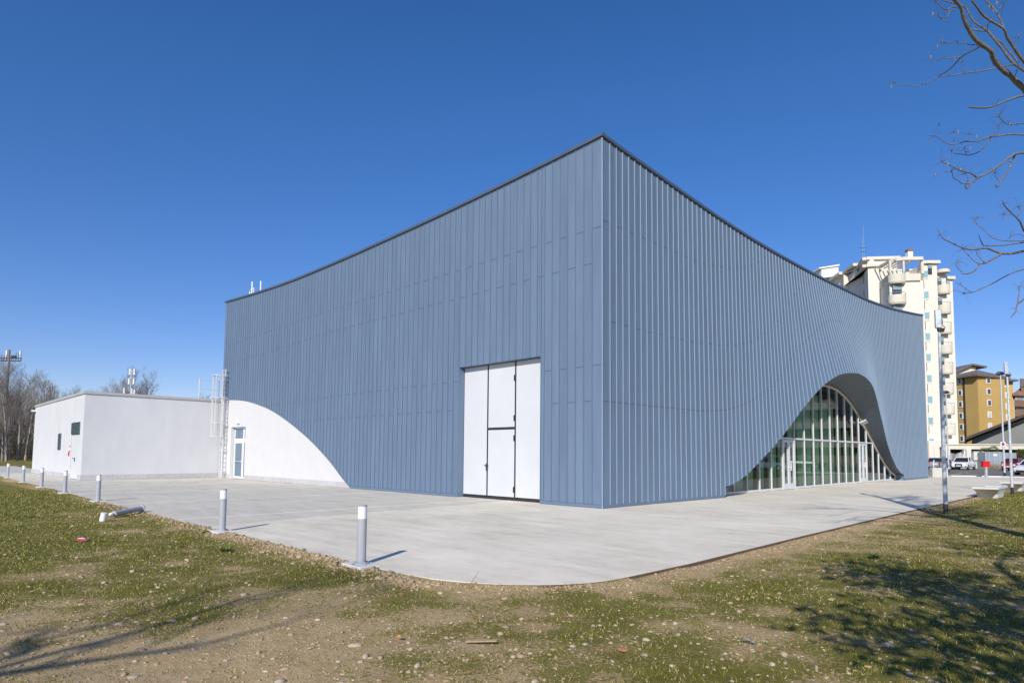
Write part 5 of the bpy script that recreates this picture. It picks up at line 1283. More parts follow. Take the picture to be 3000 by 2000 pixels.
while k < 46: 
    w_ = random.uniform(.08, .22); p_ = p0+hh_*(.2*k*.85)
    if not 2.1 < .17*k < 3.4: q.obox((p_[0], p_[1], 1.0), hh_*w_*.6, back*.02, (0,0,random.uniform(1.0, 1.3)))
    k += 1
q.build('window_grille', m_shutw, lb)
p_ = at(2898-20, 1330, 90.5)
# low boundary wall
bw = empty('boundary_wall', (0,0,0)); tag(bw, 'low pale concrete block wall behind the parked cars', 'wall')
a_ = at(2700, 1330, 88.5); b_ = at(2884, 1330, 87.5); c_ = at(2930, 1330, 87.3); d_ = at(3150, 1330, 86)
q = MB()
for u_, v_ in ((a_, b_), (c_, d_)): h_, l_ = hdir(u_, v_); q.obox((u_[0], u_[1], 0), h_*l_, back*.25, (0,0,1.05))
q.build('wall', m_conc, bw)
q = MB()
for u_, v_ in ((a_, b_), (c_, d_)): h_, l_ = hdir(u_, v_); q.obox(np.array([u_[0], u_[1], 1.05])-back*.05, h_*l_, back*.35, (0,0,.12))
q.build('coping', m_black, bw)
bx = empty('white_cabinet', (0,0,0)); p_ = at(2853, 1330, 89.5); tag(bx, 'flat white roadside panel cabinet standing behind the low wall', 'cabinet')
q = MB(); q.obox((p_[0], p_[1], 1.0), hh_*1.45, back*.4, (0,0,1.35)); q.build('body', m_conc_bench, bx); q = MB(); q.obox(np.array([p_[0], p_[1], 2.35])-hh_*.05-back*.05, hh_*1.55, back*.5, (0,0,.08)); q.build('lid', m_conc, bx)
# utility enclosure
m_enc = mat('blue_grey_sheet', (.26, .33, .38), .45, .3, .1, 1)
en = empty('utility_enclosure', (0,0,0)); tag(en, 'blue-grey metal sheet enclosure with framed panels beside the clipped hedge', 'enclosure')
a_ = at(2886, 1330, 86); b_ = at(2980, 1330, 84); h_, l_ = hdir(a_, b_)
q = MB(); q.obox((a_[0], a_[1], 0), h_*l_*.56, back*1.5, (0,0,2.25)); q.obox(np.array([a_[0], a_[1], 0])+h_*l_*.56+back*.3, h_*l_*.44, back*1.2, (0,0,2.2)); q.build('panel', m_enc, en)
q = MB()
for t_ in (0, .1, .27, .44, .56): p_ = a_+h_*l_*t_; q.obox(np.array([p_[0], p_[1], 0])-back*.05, h_*.1, back*.05, (0,0,2.3))
for t_ in np.linspace(.6, 1, 12): p_ = a_+h_*l_*t_; q.obox(np.array([p_[0], p_[1], 0])+back*.25, h_*.05, back*.05, (0,0,2.2))
q.obox(np.array([a_[0], a_[1], 1.15])-back*.05, h_*l_*.56, back*.05, (0,0,.07)); q.obox(np.array([a_[0], a_[1], 2.22])-back*.06, h_*l_*.56, back*.06, (0,0,.08)); q.build('frame', m_galv, en)
q = MB(); p_ = a_+h_*.85; q.obox(np.array([p_[0], p_[1], 1.75])-back*.08, h_*.45, back*.03, (0,0,.27)); q.build('notice', m_wframe, en)
# clipped hedges (leaf clumps)
def leaf_cloud(name, c, rx, ry, rz, n_, ls, m, par=None, shell=.55):
    u_ = rng.normal(size=(n_, 3)); u_ /= np.linalg.norm(u_, axis=1)[:, None]; rr = shell+(1-shell)*rng.random(n_)**.5
    bumpy = 1+.10*np.sin(u_[:, 0]*7+c[0])+.08*np.sin(u_[:, 1]*9)+.08*np.sin(u_[:, 2]*8+1)
    P = u_*(rr*bumpy)[:, None]*np.array([rx, ry, rz])
    d1 = rng.normal(size=(n_, 3)); d1 /= np.linalg.norm(d1, axis=1)[:, None]; d2 = np.cross(d1, rng.normal(size=(n_, 3))); d2 /= np.linalg.norm(d2, axis=1)[:, None]
    s_ = ls*rng.uniform(.6, 1.3, n_)[:, None]
    v = np.stack([P-d1*s_, P-d2*s_*.5, P+d1*s_, P+d2*s_*.5], 1).reshape(-1, 3)
    o = np_mesh(name, v, np.arange(4*n_).reshape(-1, 4), m, False); o.location = c
    if par: o.parent = par
    return o
m_hedge = rnd_mat('hedge_leaf', [(0, (.05,.07,.015)), (.6, (.09,.11,.03)), (1, (.14,.15,.05))], .7, 3, 0)
for (px, w_, h_, d_, lab) in ((2903, 1.6, 1.35, 88.8, 'rounded clipped green hedge behind the blue-grey enclosure'), (3004, 1.3, 1.15, 88.6, 'clipped hedge cut off at the right edge behind the red car')):
    p_ = at(px, 1330, d_); e = empty('hedge', (p_[0], p_[1], 1.55)); tag(e, lab, 'hedge'); leaf_cloud('foliage', (0,0,.1), w_, 1.0, h_, 5000, .06, m_hedge, e, .8)
    q = MB(); q.cyl(0, 0, -1.55, .2, .2, 8); q.build('trunk', m_bark, e)
m_reed = rnd_mat('dry_weed_stem', [(0, (.22,.19,.13)), (.6, (.30,.26,.20)), (1, (.18,.20,.07))], .9, 3, 0)
p_ = at(2911, 1330, 83.5); n_ = 900; xs = rng.normal(0, .9, n_); ysr = rng.normal(0, .35, n_); hs = rng.uniform(.3, 1.0, n_)*np.exp(-(xs/1.6)**2)
v = np.stack([np.stack([xs*su[0]+ysr*back[0], xs*su[1]+ysr*back[1], np.zeros(n_)], -1), np.stack([xs*su[0]+ysr*back[0]+.03*su[0], xs*su[1]+ysr*back[1]+.03*su[1], np.zeros(n_)], -1), np.stack([xs*su[0]+ysr*back[0]+rng.normal(0, .12, n_), xs*su[1]+ysr*back[1], hs], -1)], 1).reshape(-1, 3)
o = np_mesh('dry_weeds', v, np.arange(3*n_).reshape(-1, 3), m_reed, False); o.location = (p_[0], p_[1], 0); tag(o, 'dry grey-brown weed clump in front of the blue-grey enclosure', 'weeds')
p_ = at(2935, 1330, 80); hyd = empty('fire_hydrant', (p_[0], p_[1], 0)); tag(hyd, 'rusty orange hydrant between the enclosure and the red car', 'hydrant')
m_org = mat('rusty_orange', (.35, .12, .05), .8, 0, .2, 8)
q = MB(); q.tube([(0,0,0),(0,0,.1),(0,0,.11),(0,0,.75),(0,0,.8),(0,0,.98),(0,0,1.08)], [.2,.2,.13,.13,.18,.15,.04], 12); q.build('barrel', m_org, hyd)
q = MB(); q.tube([tuple(-su*.26+np.array([0,0,.62])), tuple(su*.26+np.array([0,0,.62]))], .07, 10); q.build('outlet', m_org, hyd)

# buildings east of the plaza (mirrored by the glass front)
rfb = empty('balcony_apartment_block', (16, 84, 0)); tag(rfb, 'pinkish apartment block with long white balconies beyond the car park, mirrored in the glass', 'building')
m_brownb = mat('grey_balcony', (.30, .29, .28), .9, 0, .1)
m_pink2 = mat('pink_render', (.26, .18, .15), .9, 0, .08, .4)
q = MB(); q.box(0, 26, 9, 20, 0, 17); q.build('wall', m_pink2, rfb)
for k in range(5):
    z_ = 3.0+3.1*k
    q = MB(); q.box(1, 25, 7.2, 9, z_, z_+.25); q.box(1, 25, 7.2, 7.3, z_+.25, z_+1.1); q.build('balcony', m_brownb, rfb)
    for j in range(7):
        q = MB(); q.box(2+3.3*j, 3.6+3.3*j, 8.93, 8.99, z_+.3, z_+2.4); w_ = q.build('window', m_win, rfb)
        q = MB(); q.box(1.9+3.3*j, 3.7+3.3*j, 8.4, 8.9, z_+2.35, z_+2.45); q.build('awning', m_shutw, w_)
q = MB(); q.add([(-.8, 8, 17), (26.8, 8, 17), (26.8, 21, 17), (-.8, 21, 17), (3, 14.5, 19.5), (23, 14.5, 19.5)], [(0,1,5,4),(1,2,5),(2,3,4,5),(3,0,4),(3,2,1,0)]); q.build('roof', m_rooftb, rfb)

# ------------------------------------------------------------------ telecom masts
def mast(px, d, z0y, ztop, lab, kind):
    p_ = at(px, 1320, d); e = empty('telecom_mast', (p_[0], p_[1], 0)); e.scale = (1, 1, 1) if kind == 0 else (.75, .75, 1); tag(e, lab, 'mast', 'telecom masts above the wood')
    q = MB(); q.tube([(0,0,0),(0,0,ztop)], [.24, .15], 10); q.build('pole', mat('mast_steel', (.20,.18,.17), .7, .2, .1) if kind == 0 else m_galv, e)
    if kind == 0:
        K = .45
        def m3(x_, h_): return su*x_*K+np.array([0, 0, ztop-1.1+h_*K])
        q = MB()
        for z_ in (-1.6, -.6): q.bar(tuple(m3(-3.0, z_)), tuple(m3(4.2, z_)), .12, .15)
        for x_ in np.linspace(-2.6, 4.2, 9): q.tube([tuple(m3(x_, -1.8)), tuple(m3(x_, 1.4 if x_ > 2 else .6))], .035, 5)
        for x_ in (1.2, 1.8, 2.3): q.tube([tuple(m3(x_, -.4)), tuple(m3(x_, .3))], .17, 8)
        for k in range(5): q.bar(tuple(m3(-2.5+1.5*k, -1.6)), tuple(m3(-1.4+1.5*k, -.5)), .05, .05)
        q.build('platform', m_black, e)
        for x_, h0, h1 in ((-1.3, -1.2, 2.2), (-.4, -1.2, 2.2), (3.6, .6, 2.0), (3.8, -1.6, .2)):
            q = MB(); q.obox(m3(x_, h0), su*.22, back*.14, (0,0,(h1-h0)*K)); q.build('antenna_panel', m_cream, e)
    else:
        for (x_, h0, h1) in ((-.85, 8.2, 9.6), (.55, 8.2, 9.6), (-1.0, 5.9, 7.2), (.5, 5.9, 7.2), (-2.4, 2.2, 5.0), (.9, 2.0, 4.6), (.1, 2.2, 4.9)):
            q = MB(); q.obox(su*x_+np.array([0,0,ztop-10+h0]), su*.5, back*.3, (0,0,h1-h0)); q.build('antenna_panel', m_alu if h0 > 5 else m_cream2, e)
        q = MB(); q.bar(tuple(-su*2.5+np.array([0,0,ztop-6.5])), tuple(su*1.6+np.array([0,0,ztop-6.5])), .2, .2); q.bar(tuple(-su*1+np.array([0,0,ztop-2.6])), tuple(su*1+np.array([0,0,ztop-2.6])), .15, .15); q.bar(tuple(-su*1+np.array([0,0,ztop-1])), tuple(su*1+np.array([0,0,ztop-1])), .15, .15); q.build('crossarm', m_galv, e)
mast(9, 100, 0, float(at(9, 1028, 100)[2])+.4, 'brown telecom mast with antenna platform rising out of the trees at the far left', 0)
mast(374, 150, 0, float(at(374, 1073, 150)[2]), 'slim telecom mast with white panels rising behind the annexe roof', 1)

# ------------------------------------------------------------------ bare trees
def grow_tree(seed, H, rad, spread=.55, lv=5, nside=4, up=.35, tw=.012, dens=1.0, first=.25):
    rr = random.Random(seed); tr_ = MB(); cr = MB()
    def seg(mbx, p, d, l, r0, r1, n_, ns):
        pts = [p]; rs = [r0]; dv = np.array(d, float)
        for k in range(n_):
            wv = .03 if mbx is tr_ else .10; dv = dv+np.array([rr.gauss(0, wv), rr.gauss(0, wv), rr.gauss(0, .05)+up*.06]); dv /= np.linalg.norm(dv)
            pts.append(pts[-1]+dv*l/n_); rs.append(r0+(r1-r0)*(k+1)/n_)
        mbx.tube(pts, rs, ns, False); return pts, rs, dv
    pts, rs, dv = seg(tr_, np.array([0, 0, -.1]), (0.02, 0, 1), H*.93, rad, rad*.12, 10, 8)
    def branch(p, d, l, r, level):
        pts, rs, dv = seg(cr, p, d, l, r, max(r*.35, tw*.6), 4 if level > 1 else 3, 4 if level > 2 else 3)
        if level <= 0: return
        nb = rr.randint(4, 6) if level > 1 else rr.randint(3, 5)
        nb = max(2, int(nb*dens))
        for k in range(nb):
            t_ = rr.uniform(.25, 1.) if k else 1.
            i_ = min(int(t_*(len(pts)-1)), len(pts)-2); q_ = pts[i_]+(pts[i_+1]-pts[i_])*(t_*(len(pts)-1)-i_)
            base = (pts[i_+1]-pts[i_]); base /= np.linalg.norm(base)
            side = np.array([rr.gauss(0, 1), rr.gauss(0, 1), rr.gauss(0, .6)]); side -= base*np.dot(side, base); side /= np.linalg.norm(side)
            nd = base*(1-spread*.55)+side*spread+np.array([0, 0, up*.5]); nd /= np.linalg.norm(nd)
            branch(q_, nd, l*rr.uniform(.42, .62), max(tw, rs[i_]*.55), level-1)
    nl = int(16*dens)+6
    for k in range(nl):
        t_ = first+(1-first)*(k+rr.random()*.8)/nl; t_ = min(t_, .985)
        i_ = int(t_*10); i_ = min(i_, 9); q_ = pts[i_]+(pts[i_+1]-pts[i_])*(t_*10-i_)
        a = rr.uniform(0, 6.28); nd = np.array([math.cos(a)*spread, math.sin(a)*spread, up+.25]); nd /= np.linalg.norm(nd)
        ll = H*(.36*(1-t_*.62))*rr.uniform(.8, 1.15)
        branch(q_, nd, ll, max(tw*2, rs[i_]*.36), lv-2)
    return tr_, cr
def tree_obj(name, seed, H, rad, barkm, twigm, label, cat, loc, rz=0, group=None, **kw):
    e = empty(name, loc, rz); t_, c_ = grow_tree(seed, H, rad, **kw)
    t_.build('trunk', barkm, e, smooth=True); c_.build('crown', twigm, e); tag(e, label, cat, group); return e
protos = [tree_obj('bare_tree', 11+k, 19., .26, m_barkf, m_twig, 'x', 'tree', (0, 0, 0), lv=5, tw=.0095, spread=.44, up=.66, dens=1.15, first=.16) for k in range(3)]
FT = [(-70, 92, .84, 0), (-22, 98, .84, 1), (20, 97, .82, 2), (52, 102, .80, 0), (76, 108, .80, 1), (102, 113, .80, 2), (134, 120, .80, 0), (168, 126, .80, 1), (200, 132, .80, 2), (232, 138, .80, 0), (-110, 100, .85, 2),
      (305, 165, .92, 1), (340, 160, 1.0, 2), (376, 156, 1.12, 0), (404, 158, 1.08, 1), (352, 157, 1.06, 0), (420, 161, 1.0, 2), (590, 150, .78, 2), (8, 125, .95, 1), (62, 132, .95, 0), (622, 150, .74, 1)]
TL = ['tall bare tree in the wood, partly cut off by the left edge', 'tall bare tree with pale trunk beside the brown mast at the left edge', 'tall pale-trunked bare tree just right of the brown mast', 'slender bare tree between the mast and the annexe, pale stem', 'bare tree standing right beside the annexe wall edge', 'bare tree whose crown rises over the left end of the annexe roof', 'bare tree crown above the sloping left roof edge of the annexe', 'fan-shaped bare crown above the annexe roof, left of its front corner', 'bare crown directly left of the annexe roof corner', 'low bare crown at the annexe roof corner', 'tall bare tree outside the left edge of the picture',
      'low bare crown left of the slim mast behind the annexe', 'bare crown just left of the slim mast behind the annexe', 'rounded bare crown just right of the slim mast', 'rightmost part of the rounded bare crown behind the annexe', 'bare crown whose branches surround the slim mast from the left behind the annexe', 'thin bare crown behind the right side of the rounded crown over the annexe roof', 'small bare tree seen through the ladder cage', 'bare tree deep in the wood behind the brown mast', 'bare tree deep in the wood left of the annexe', 'small bare tree right behind the ladder rails']
for k, (px, d_, s_, v_) in enumerate(FT):
    o = protos[v_] if k in (2, 0, 1) and False else copy_tree(protos[v_])
    p_ = at(px, 1320, d_); o.location = (p_[0], p_[1], -.1); o.rotation_euler = (0, 0, k*1.3); s_ *= .95 if px > 250 else .91; o.scale = (s_*1.1, s_*1.1, s_)
    tag(o, TL[k], 'tree', 'bare trees of the wood on the left')
for p_ in protos:
    for ch in [k for k in bpy.data.objects if k.parent == p_]: bpy.data.objects.remove(ch)
    bpy.data.objects.remove(p_)
# dense thicket behind: thin stems and brush, uncountable
th = MB(); rr = random.Random(5)
for k in range(1500):
    px = rr.uniform(-140, 330); d_ = rr.uniform(112, 190); p_ = at(px, 1320, d_); h_ = rr.uniform(5, 13)*(1.05-.0012*max(0, px)); r_ = rr.uniform(.04, .13)
    a, b_ = rr.gauss(0, .8), rr.gauss(0, .8)
    th.tube([(p_[0], p_[1], 0), (p_[0]+a*.3, p_[1]+b_*.3, h_*.5), (p_[0]+a, p_[1]+b_, h_)], [r_, r_*.7, .02], 3, False)
    for j in range(9):
        t_ = rr.uniform(.15, 1); q0 = np.array([p_[0]+a*t_, p_[1]+b_*t_, h_*t_]); dd_ = np.array([rr.gauss(0, 1.1), rr.gauss(0, 1.1), rr.uniform(.3, 2.2)])
        th.tube([q0, q0+dd_], [.04, .012], 3, False)
tag(th.build('woodland_thicket', m_twig), 'dark tangle of thin bare stems and brush filling the wood', 'thicket', kind='stuff')
bn = []
nb_ = 26000; pxs = rng.uniform(-160, 340, nb_); ds = rng.uniform(110, 135, nb_); hs = rng.random(nb_)**2*5.0*(1.1-.001*np.maximum(0, pxs))
Pb = CAM[None]+(CF[None]+CR[None]*((pxs-PX)/FPX)[:, None])*ds[:, None]; Pb[:, 2] = hs
d1 = rng.normal(size=(nb_, 3))*.5; d1[:, 2] = np.abs(d1[:, 2])+.3; d2 = rng.normal(size=(nb_, 3))*.035
v = np.stack([Pb, Pb+d2, Pb+d1], 1).reshape(-1, 3)
m_brush = rnd_mat('dry_brush', [(0, (.06,.05,.035)), (.6, (.12,.095,.07)), (1, (.09,.10,.04))], .9, 2, 0)
tag(np_mesh('undergrowth', v, np.arange(3*nb_).reshape(-1, 3), m_brush, False), 'brown dry undergrowth at the foot of the wood on the left', 'undergrowth', kind='stuff')

# ------------------------------------------------------------------ near tree on the right: traced limbs reaching in from a trunk outside the frame
TX, TY = 11.9, -1.9
nt_ = empty('overhanging_tree', (TX, TY, -.05)); tag(nt_, 'large bare tree outside the right edge whose limbs reach into the sky at upper right', 'tree')
Tb = np.array([TX, TY, -.05])
za = lambda a, b: (2600+.1913*a, .1913*b); zb_f = lambda a, b: (2720+.2041*a, 300+.2041*b); zc_f = lambda a, b: (2720+.2295*a, 580+.2295*b)
CH = [  # (mapper, points, r0 (m), r1, connect to trunk, depth at start, depth at end)
 (za, [(2200,1500),(2091,1360),(1960,1240),(1870,1150),(1760,1070),(1660,960),(1610,870),(1590,790),(1480,710),(1370,630),(1270,500),(1210,390),(1150,230),(1120,110),(1050,30),(1000,-20)], .048, .022, 1, 9.0, 8.2),
 (za, [(2140,1120),(2091,1080),(1950,990),(1850,880),(1750,740),(1650,620),(1540,480),(1480,440),(1330,340),(1250,210),(1180,100),(1050,60),(900,20),(830,0)], .026, .008, 1, 9.6, 9.6),
 (za, [(2140,1010),(2091,950),(1980,800),(1900,680),(1830,570),(1780,440),(1560,310),(1430,200),(1380,120),(1280,0)], .026, .015, 1, 8.7, 8.2),
 (za, [(1780,440),(1740,320),(1680,210),(1600,100),(1490,0)], .014, .010, 0, 8.47, 8.6),
 (za, [(1540,480),(1400,470),(1270,440),(1180,400)], .014, .007, 0, 9.6, 9.9),
 (za, [(1940,980),(1740,1030),(1600,1060),(1490,1080),(1380,1100),(1200,1120),(960,1160),(850,1170),(740,1200),(620,1260),(540,1295),(430,1325),(330,1310),(250,1300),(170,1300),(130,1270)], .013, .005, 0, 9.6, 10.1),
 (za, [(1430,710),(1280,790),(1130,870),(1010,1010),(900,1100),(780,1165)], .013, .009, 0, 8.6, 9.9),
 (za, [(1130,870),(940,900),(850,885),(740,945),(660,915)], .009, .005, 0, 9.2, 9.6),
 (za, [(1390,685),(1250,690),(1220,655),(1090,680),(1060,620),(1020,625),(930,655),(840,650)], .008, .004, 0, 8.6, 8.3),
 (za, [(1060,120),(980,110),(920,150),(850,130),(790,80),(740,20)], .010, .005, 0, 8.25, 8.1),
 (za, [(1050,150),(950,175),(940,210),(890,270),(790,265)], .008, .005, 0, 8.25, 8.1),
 (za, [(1210,1100),(1170,1040),(1130,960)], .006, .003, 0, 9.8, 9.9), (za, [(1930,1210),(1970,1120),(2000,1050)], .008, .004, 0, 8.9, 8.7),
 (za, [(1350,340),(1430,230),(1520,160),(1590,130)], .006, .004, 0, 9.6, 9.4), (za, [(1690,200),(1720,130),(1780,50)], .007, .004, 0, 8.5, 8.5),
 (za, [(1530,460),(1540,380),(1570,330)], .007, .005, 0, 9.6, 9.5), (za, [(2060,940),(1940,680),(2000,560)], .006, .003, 0, 8.7, 8.6),
 (za, [(1990,960),(1940,880),(1800,720),(1760,660),(1650,600)], .013, .012, 0, 9.6, 9.6),
 (zb_f, [(1500,-100),(1372,-95),(1250,-70),(1070,0),(970,40),(850,75),(730,80),(580,72)], .016, .012, 1, 8.6, 7.9),
 (zb_f, [(1440,300),(1372,300),(1280,305),(1190,322),(1100,300),(1050,250),(1005,200)], .012, .006, 1, 9.3, 8.8),
 (zb_f, [(1450,470),(1372,465),(1150,460),(1000,485),(900,485),(800,530),(670,562),(550,560),(430,590),(350,605),(260,590),(190,540),(90,480)], .017, .006, 1, 9.8, 9.6),
 (zb_f, [(900,490),(840,600),(740,700),(640,745),(550,760),(460,740),(390,740),(330,695)], .012, .005, 0, 9.75, 9.9),
 (zb_f, [(350,600),(370,530),(360,440)], .005, .003, 0, 9.65, 9.7), (zb_f, [(550,550),(575,500),(575,455)], .006, .004, 0, 9.7, 9.7), (zb_f, [(545,745),(520,700),(515,650)], .006, .004, 0, 9.8, 9.8), (zb_f, [(930,470),(1000,390),(1005,340)], .005, .004, 0, 9.75, 9.7),
 (zb_f, [(1450,690),(1372,725),(1230,745),(1050,880),(880,1000),(720,1075),(690,1075),(600,1010),(470,985),(340,920),(180,850)], .021, .006, 1, 8.4, 7.6),
 (zb_f, [(715,1080),(620,1160),(560,1240),(530,1200),(545,1150),(570,1090),(545,1030)], .013, .005, 0, 7.9, 7.8),
 (zb_f, [(620,1160),(540,1170),(470,1160),(420,1115),(360,1090),(340,1010),(320,995)], .008, .005, 0, 7.9, 7.7),
 (zb_f, [(1240,750),(1200,860),(1110,1040),(1030,1130),(1030,1170),(980,1220),(965,1180)], .015, .008, 0, 8.3, 8.2), (zb_f, [(1010,1125),(970,1060),(950,1010)], .006, .004, 0, 8.2, 8.2),
 (zc_f, [(1290,660),(1220,675),(1100,705),(940,710),(850,680),(740,640),(620,655),(520,655),(420,630),(330,590),(250,550),(190,520),(145,465)], .022, .006, 1, 9.2, 8.8),
 (zc_f, [(930,715),(800,790),(720,830),(650,845),(600,920),(510,965),(430,965)], .017, .009, 0, 9.05, 9.0), (zc_f, [(430,950),(350,860),(370,820)], .008, .005, 0, 9.0, 9.0),
 (zc_f, [(650,840),(580,800),(500,720),(430,650)], .010, .005, 0, 9.0, 9.1), (zc_f, [(720,820),(640,750),(600,660)], .009, .005, 0, 9.0, 9.1),
 (zc_f, [(1290,545),(1220,545),(1080,548),(920,540),(800,495),(710,405),(630,345),(575,275)], .012, .006, 1, 10.0, 10.3),
 (zc_f, [(1290,550),(1220,565),(1000,600),(850,610),(730,610),(690,590),(650,490)], .012, .008, 1, 9.6, 9.2),
 (zc_f, [(1290,890),(1220,910),(1100,945),(960,1010),(820,1090),(700,1145),(590,1195),(520,1190),(450,1130),(410,1110)], .013, .005, 1, 9.9, 10.4), (zc_f, [(560,1200),(500,1218),(440,1215)], .008, .005, 0, 10.3, 10.4),
 (zc_f, [(1290,1220),(1220,1290),(1130,1370),(1120,1440),(1050,1525)], .015, .008, 1, 8.7, 8.4), (zc_f, [(1150,1350),(1145,1290),(1160,1200),(1160,1130)], .009, .006, 0, 8.65, 8.7),
 (zc_f, [(1290,450),(1220,420),(1170,300),(1080,210),(1000,130),(960,80)], .017, .007, 1, 8.9, 8.5), (zc_f, [(1130,250),(1180,170),(1150,110)], .008, .004, 0, 8.7, 8.7), (zc_f, [(1080,210),(1000,210),(960,205)], .006, .004, 0, 8.6, 8.6),
 (zc_f, [(1290,500),(1220,490),(1150,460),(1050,490)], .008, .004, 1, 9.4, 9.3),
]
rr = random.Random(3)
limb = MB(); tw_ = MB(); pods = []
for mp, pts, r0, r1, con, d0, d1_ in CH:
    n_ = len(pts); P3 = []
    for k, (a, b_) in enumerate(pts):
        d_ = d0+(d1_-d0)*k/(n_-1); P3.append(at(*mp(a, b_), d_))
    rs = [r0+(r1-r0)*k/(n_-1) for k in range(n_)]
    # smooth with a Catmull-Rom pass
    S = []; SR = []
    for k in range(n_-1):
        p0, p1, p2, p3 = P3[max(k-1, 0)], P3[k], P3[k+1], P3[min(k+2, n_-1)]
        for t_ in (0, .5):
            S.append(.5*((2*p1)+(-p0+p2)*t_+(2*p0-5*p1+4*p2-p3)*t_*t_+(-p0+3*p1-3*p2+p3)*t_**3)); SR.append((rs[k]+(rs[k+1]-rs[k])*t_)*(1+rr.uniform(-.12, .16)))
    S.append(P3[-1]); SR.append(r1*.8)
    if con:
        s0 = S[0]; tz = max(2.2, s0[2]-1.2-abs(s0[2]-4)*.15); hub = np.array([TX, TY, tz])
        m1 = s0+(hub-s0)*.35+np.array([0, 0, .12]); m2 = s0+(hub-s0)*.7+np.array([0, 0, -.05])
        S = [hub, m2, m1]+S; SR = [r0*2.1, r0*1.7, r0*1.25]+SR
    SR = [q_*.80 for q_ in SR]; limb.tube([p-Tb for p in S], SR, 8)
    for k in range(len(S)-1):   # short spurs and fine twig sprays
        if np.linalg.norm(S[k+1]-S[k]) < .01 or rr.random() > .22: continue
        q0 = S[k+1]; dv = np.array([rr.gauss(0, 1), rr.gauss(0, 1), rr.gauss(.4, .8)]); dv /= np.linalg.norm(dv); l_ = rr.uniform(.03, .12)
        tw_.tube([q0-Tb, q0+dv*l_-Tb], [.0035, .0015], 4, False)
    if r1 < .0075:
        q0 = S[-1]
        for j in range(7):
            dv = np.array([rr.gauss(0, 1), rr.gauss(0, 1), rr.gauss(.2, .8)]); dv /= np.linalg.norm(dv); l_ = rr.uniform(.06, .2)
            q1 = q0+dv*l_*.6+np.array([0, 0, .02]); tw_.tube([q0-Tb, q1-Tb, q1+dv*l_*.4-np.array([0,0,.03])-Tb], [.0028, .0018, .001], 4, False)
            if rr.random() < .35: pp_ = q1+dv*l_*.4; pods.append(pp_-Tb)
# crown above and outside the frame
def wild(mbx, p, d, l, r, lev, ns=5):
    dv = np.array(d, float); pts = [p]; rs = [r]
    for k in range(4):
        dv = dv+np.array([rr.gauss(0, .13), rr.gauss(0, .13), rr.gauss(0.02, .09)]); dv /= np.linalg.norm(dv); pts.append(pts[-1]+dv*l/4); rs.append(r*(1-.16*(k+1)))
    mbx.tube(pts, rs, ns, False)
    if lev <= 0: return
    for k in range(rr.randint(3, 5)):
        i_ = rr.randint(1, 4); s_ = np.array([rr.gauss(0, 1), rr.gauss(0, 1), rr.gauss(.2, .6)]); s_ /= np.linalg.norm(s_)
        nd = dv*.6+s_*.75; nd /= np.linalg.norm(nd); wild(mbx, pts[i_], nd, l*rr.uniform(.5, .7), rs[i_]*.6, lev-1, 4)
trk = MB(); tp = [np.array([0, 0, 0]), np.array([.05, .02, 1.5]), np.array([.02, .0, 3.2]), np.array([0, 0, 5]), np.array([.05, .05, 7]), np.array([.3, .1, 9.5]), np.array([.6, .1, 11.5])]
trk.tube(tp, [.30, .22, .20, .18, .14, .09, .03], 14); trk.build('trunk', m_bark, nt_, smooth=True)
wl_ = MB()
for k in range(9):
    a = rr.uniform(-1.2, 1.2); z_ = rr.uniform(7, 10.5)
    wild(wl_, np.array([.2, .05, z_]), (math.cos(a)*.8, math.sin(a)*.8, .7), rr.uniform(1.8, 2.8), .05, 3)
for k in range(5):
    a = rr.uniform(.2, 1.4); z_ = rr.uniform(5.5, 8.5)
    wild(wl_, np.array([.0, .0, z_]), (math.cos(a)*.9, math.sin(a)*.9, .45), rr.uniform(1.8, 2.6), .05, 3)
for k in range(11):
    a = rr.uniform(-.9, .75); z_ = rr.uniform(3.2, 7.2)
    wild(wl_, np.array([.02, .0, z_]), (math.cos(a)*.9, math.sin(a)*.9, .35), rr.uniform(1.5, 2.6), .045, 3)
limb.build('limb', m_bark, nt_, smooth=True); wl_.build('outer_limbs', m_bark, nt_, smooth=True); tw_.build('twigs', m_bark, nt_)['kind'] = 'stuff'
m_pod = mat('dry_seed_pod', (.26, .21, .17), .8, 0, .15, 20)
for p_ in pods[::3][:24]: pod = MB(); pod.tube([p_, p_-np.array([0,0,.025]), p_-np.array([0,0,.06])], [.003, .009, .003], 5); pod.build('seed_pod', m_pod, nt_)
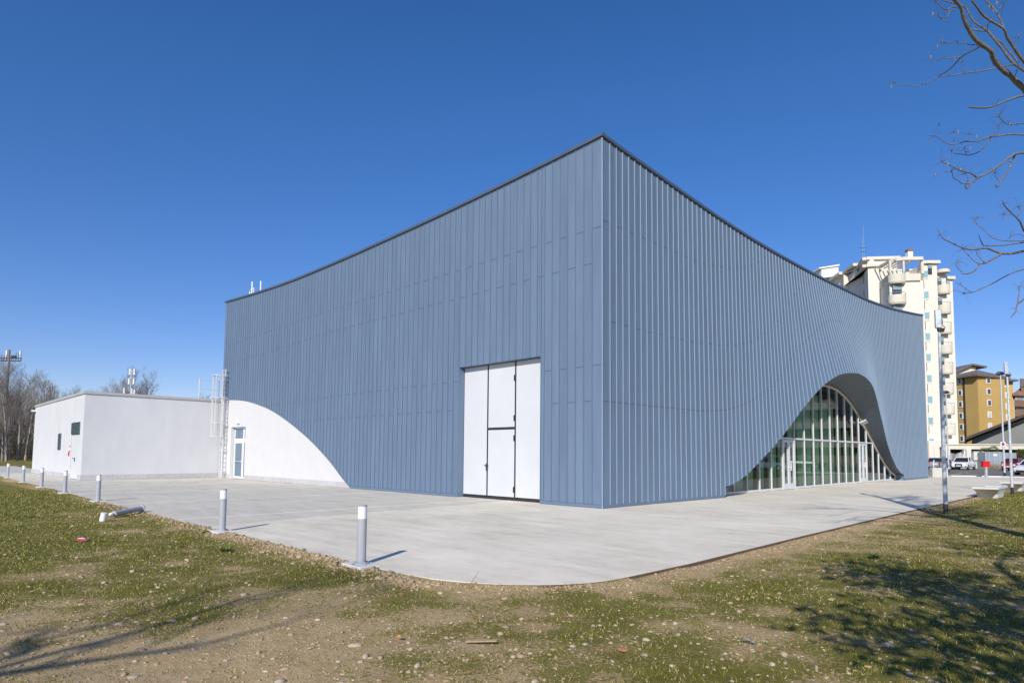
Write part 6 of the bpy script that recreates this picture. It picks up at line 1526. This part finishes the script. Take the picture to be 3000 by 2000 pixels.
# further trees outside the frame: their shadows fall into it
def wild_tree(loc, label, H, seed, r=.18, lev=4, k0=9):
    global rr
    rr = random.Random(seed); e = empty('roadside_tree', loc); tag(e, label, 'tree', 'bare trees standing outside the picture')
    t_ = MB(); t_.tube([np.array([0, 0, z_])+np.array([rr.gauss(0, .06), rr.gauss(0, .06), 0]) for z_ in np.linspace(0, H*.8, 6)], [r, r*.85, r*.75, r*.6, r*.45, r*.2], 10); t_.build('trunk', m_bark, e, smooth=True)
    c_ = MB()
    for k in range(k0):
        a = 6.28*k/k0+rr.uniform(-.3, .3); z_ = H*rr.uniform(.3, .78); wild(c_, np.array([0, 0, z_]), (math.cos(a)*.8, math.sin(a)*.8, .65), H*rr.uniform(.2, .3), r*.38, lev-1)
    c_.build('crown', m_bark, e); return e
wild_tree((16.5, 4.0, -.05), 'bare tree on the east lawn outside the right edge, beyond the overhanging tree', 9.5, 21, .2, 4, 10)
wild_tree((18.5, -7.5, -.05), 'bare tree on the east lawn to the right of the camera', 9.5, 22, .2, 4, 9)
wild_tree((10.2, -23.0, -.05), 'bare tree on the lawn behind the camera', 8.5, 24, .15, 5, 8)
def leafy(loc, label, specs, seed, th_=3.2):
    e = empty('evergreen_tree', loc); tag(e, label, 'tree')
    t_ = MB(); t_.tube([(0,0,0),(.05,0,th_*.5),(0,.05,th_),(.0,.0,th_+2)], [.2,.17,.13,.05], 10)
    for (cx_, cy_, cz_, *_r) in specs: t_.tube([(0,0,th_*.8), (cx_*.6, cy_*.6, cz_-.5), (cx_, cy_, cz_)], [.08,.05,.02], 6)
    t_.build('trunk', m_bark, e, smooth=True)
    for s_ in specs: leaf_cloud('crown', s_[:3], s_[3]*1.25, s_[3]*1.25, s_[4]*1.2, int(s_[5]*.66), .08, m_leafd, e, .1)
leafy((13.9, -12.6, -.05), 'leafy evergreen tree just right of the camera, outside the picture', [(-.2, 0, 3.2, 1.1, .8, 1500), (.2, .5, 4.4, 1.3, .9, 2300), (-.1, -.2, 5.7, .9, .8, 1000), (1.1, -.7, 4.0, .9, .6, 800), (-1.2, .7, 4.8, .7, .45, 380), (1.3, 1.9, 5.2, 1.0, .5, 700), (.7, 3.2, 6.0, .9, .4, 420), (-.8, -1.6, 4.2, .7, .5, 450)], 3)
print('objects', len(bpy.data.objects))
